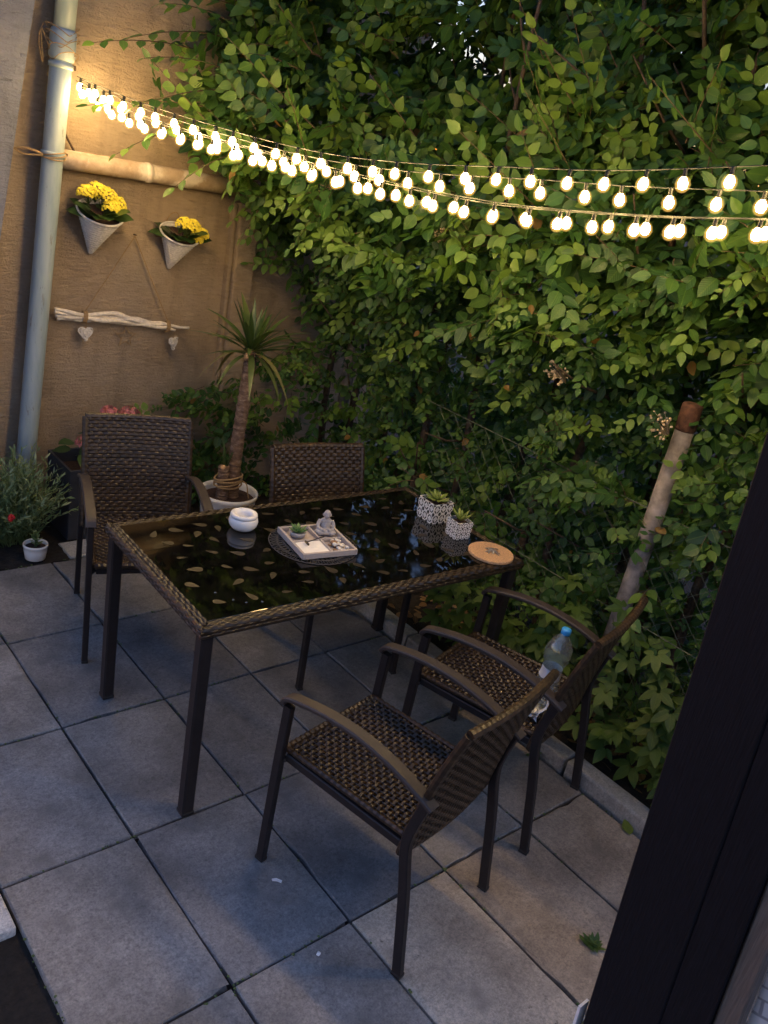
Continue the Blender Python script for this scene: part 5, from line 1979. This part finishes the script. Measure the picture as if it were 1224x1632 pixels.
# white plastic strip at the foot of the post
ws = thing('white_edging_strip', 'thin white plastic strip at the left foot of the black post', 'plastic strip', (1.40, 0.50, 0.0))
vs = []
for i in range(9):
    q = i / 8
    yy = 0.016 + 0.010 * (1 - q) ** 1.5 + LP * 0.46 * q
    vs += [(-0.002, yy - 0.010, 0.47 * q), (0.03, yy - 0.010, 0.47 * q), (0.03, yy - 0.004 * q, 0.47 * q), (-0.002, yy - 0.004 * q, 0.47 * q)]
fs = [(i * 4 + k, i * 4 + (k + 1) % 4, (i + 1) * 4 + (k + 1) % 4, (i + 1) * 4 + k) for i in range(8) for k in range(4)] + [(3, 2, 1, 0), (32, 33, 34, 35)]
MB().add(vs, fs).build('strip', 'white_plastic', ws)

# ================================================================== SMALL DETAILS
for (x, y, sx, sy, rz_, lab) in ((1.296, 1.493, .016, .006, 2.3, 'white paper scrap on the slab near the front chair leg'),
                                 (1.258, 1.216, .007, .005, .4, 'tiny white scrap on the slab at the picture bottom')):
    vs = [(-sx, -sy, .002), (sx * .2, -sy * 1.2, .004), (sx, -sy * .4, .002), (sx * .8, sy, .003), (-sx * .1, sy * .8, .005), (-sx, sy * .7, .002)]
    lo = [(p[0], p[1], p[2] - .0015) for p in vs]
    o = MB().add(vs + lo, [(0, 1, 2, 3, 4, 5), (11, 10, 9, 8, 7, 6)] + [(i, 6 + i, 6 + (i + 1) % 6, (i + 1) % 6) for i in range(6)]).build('paper_scrap', 'paper')
    o.location = (x, y, 0.001)
    o.rotation_euler = (0, 0, rz_)
    tag(o, lab, 'paper scrap')

WL = [single_leaf('leaf', 'creeper', t_, .2, .1, .3) for t_ in (.4, .6, .85)]
for (x, y, n, s, lab) in ((2.000, 0.795, 34, .030, 'green weed growing beside the black post'),
                          (2.535, 1.50, 16, .035, 'green weed at the kerb behind the armchair beside the hedge')):
    t = thing('weed_tuft', lab, 'weed', (x, y, 0.0))
    for k in range(n):
        a = random.uniform(0, 2 * PI)
        lf = put('leaf', random.choice(WL), t)
        lf.matrix_local = frame_matrix((random.uniform(-.5, .5) * s, random.uniform(-.5, .5) * s, 0), (math.cos(a), math.sin(a), random.uniform(.4, 1.6)), (-math.cos(a), -math.sin(a), .6), s * random.uniform(.7, 1.4))
o = put('fallen_leaf', single_leaf('fallen_leaf', 'leaf', .95, .3, .15, -.1), None, None)
o.matrix_world = frame_matrix((2.52, 1.02, .006), (.6, .8, .02), (0, 0, 1), .07)
tag(o, 'yellow green fallen leaf lying on the slab beside the kerb', 'leaf')
# moss and grit along the joints
mb = MB()
for k in range(700):
    if random.random() < 0.5:
        x, y = random.choice(XS[3:]) + random.gauss(0, .004), random.uniform(0.6, 3.6)
    else:
        x, y = random.uniform(0.6, 2.54), random.choice(YS[2:]) + random.gauss(0, .004)
    if mnoise.noise((x * 3, y * 3, 9.0)) < 0.0:
        continue
    r = random.uniform(.0015, .004)
    mb.ball((x, y, -0.001), (r * 1.4, r * 1.4, r * .8), 5, 4)
o = mb.build('joint_moss', 'green_stem', None, True, 'stuff')
tag(o, 'dark moss and grit in the slab joints', 'moss')
print('leaves', nleaf, 'tris', sum(len(o.data.polygons) for o in bpy.data.objects if o.type == 'MESH'))
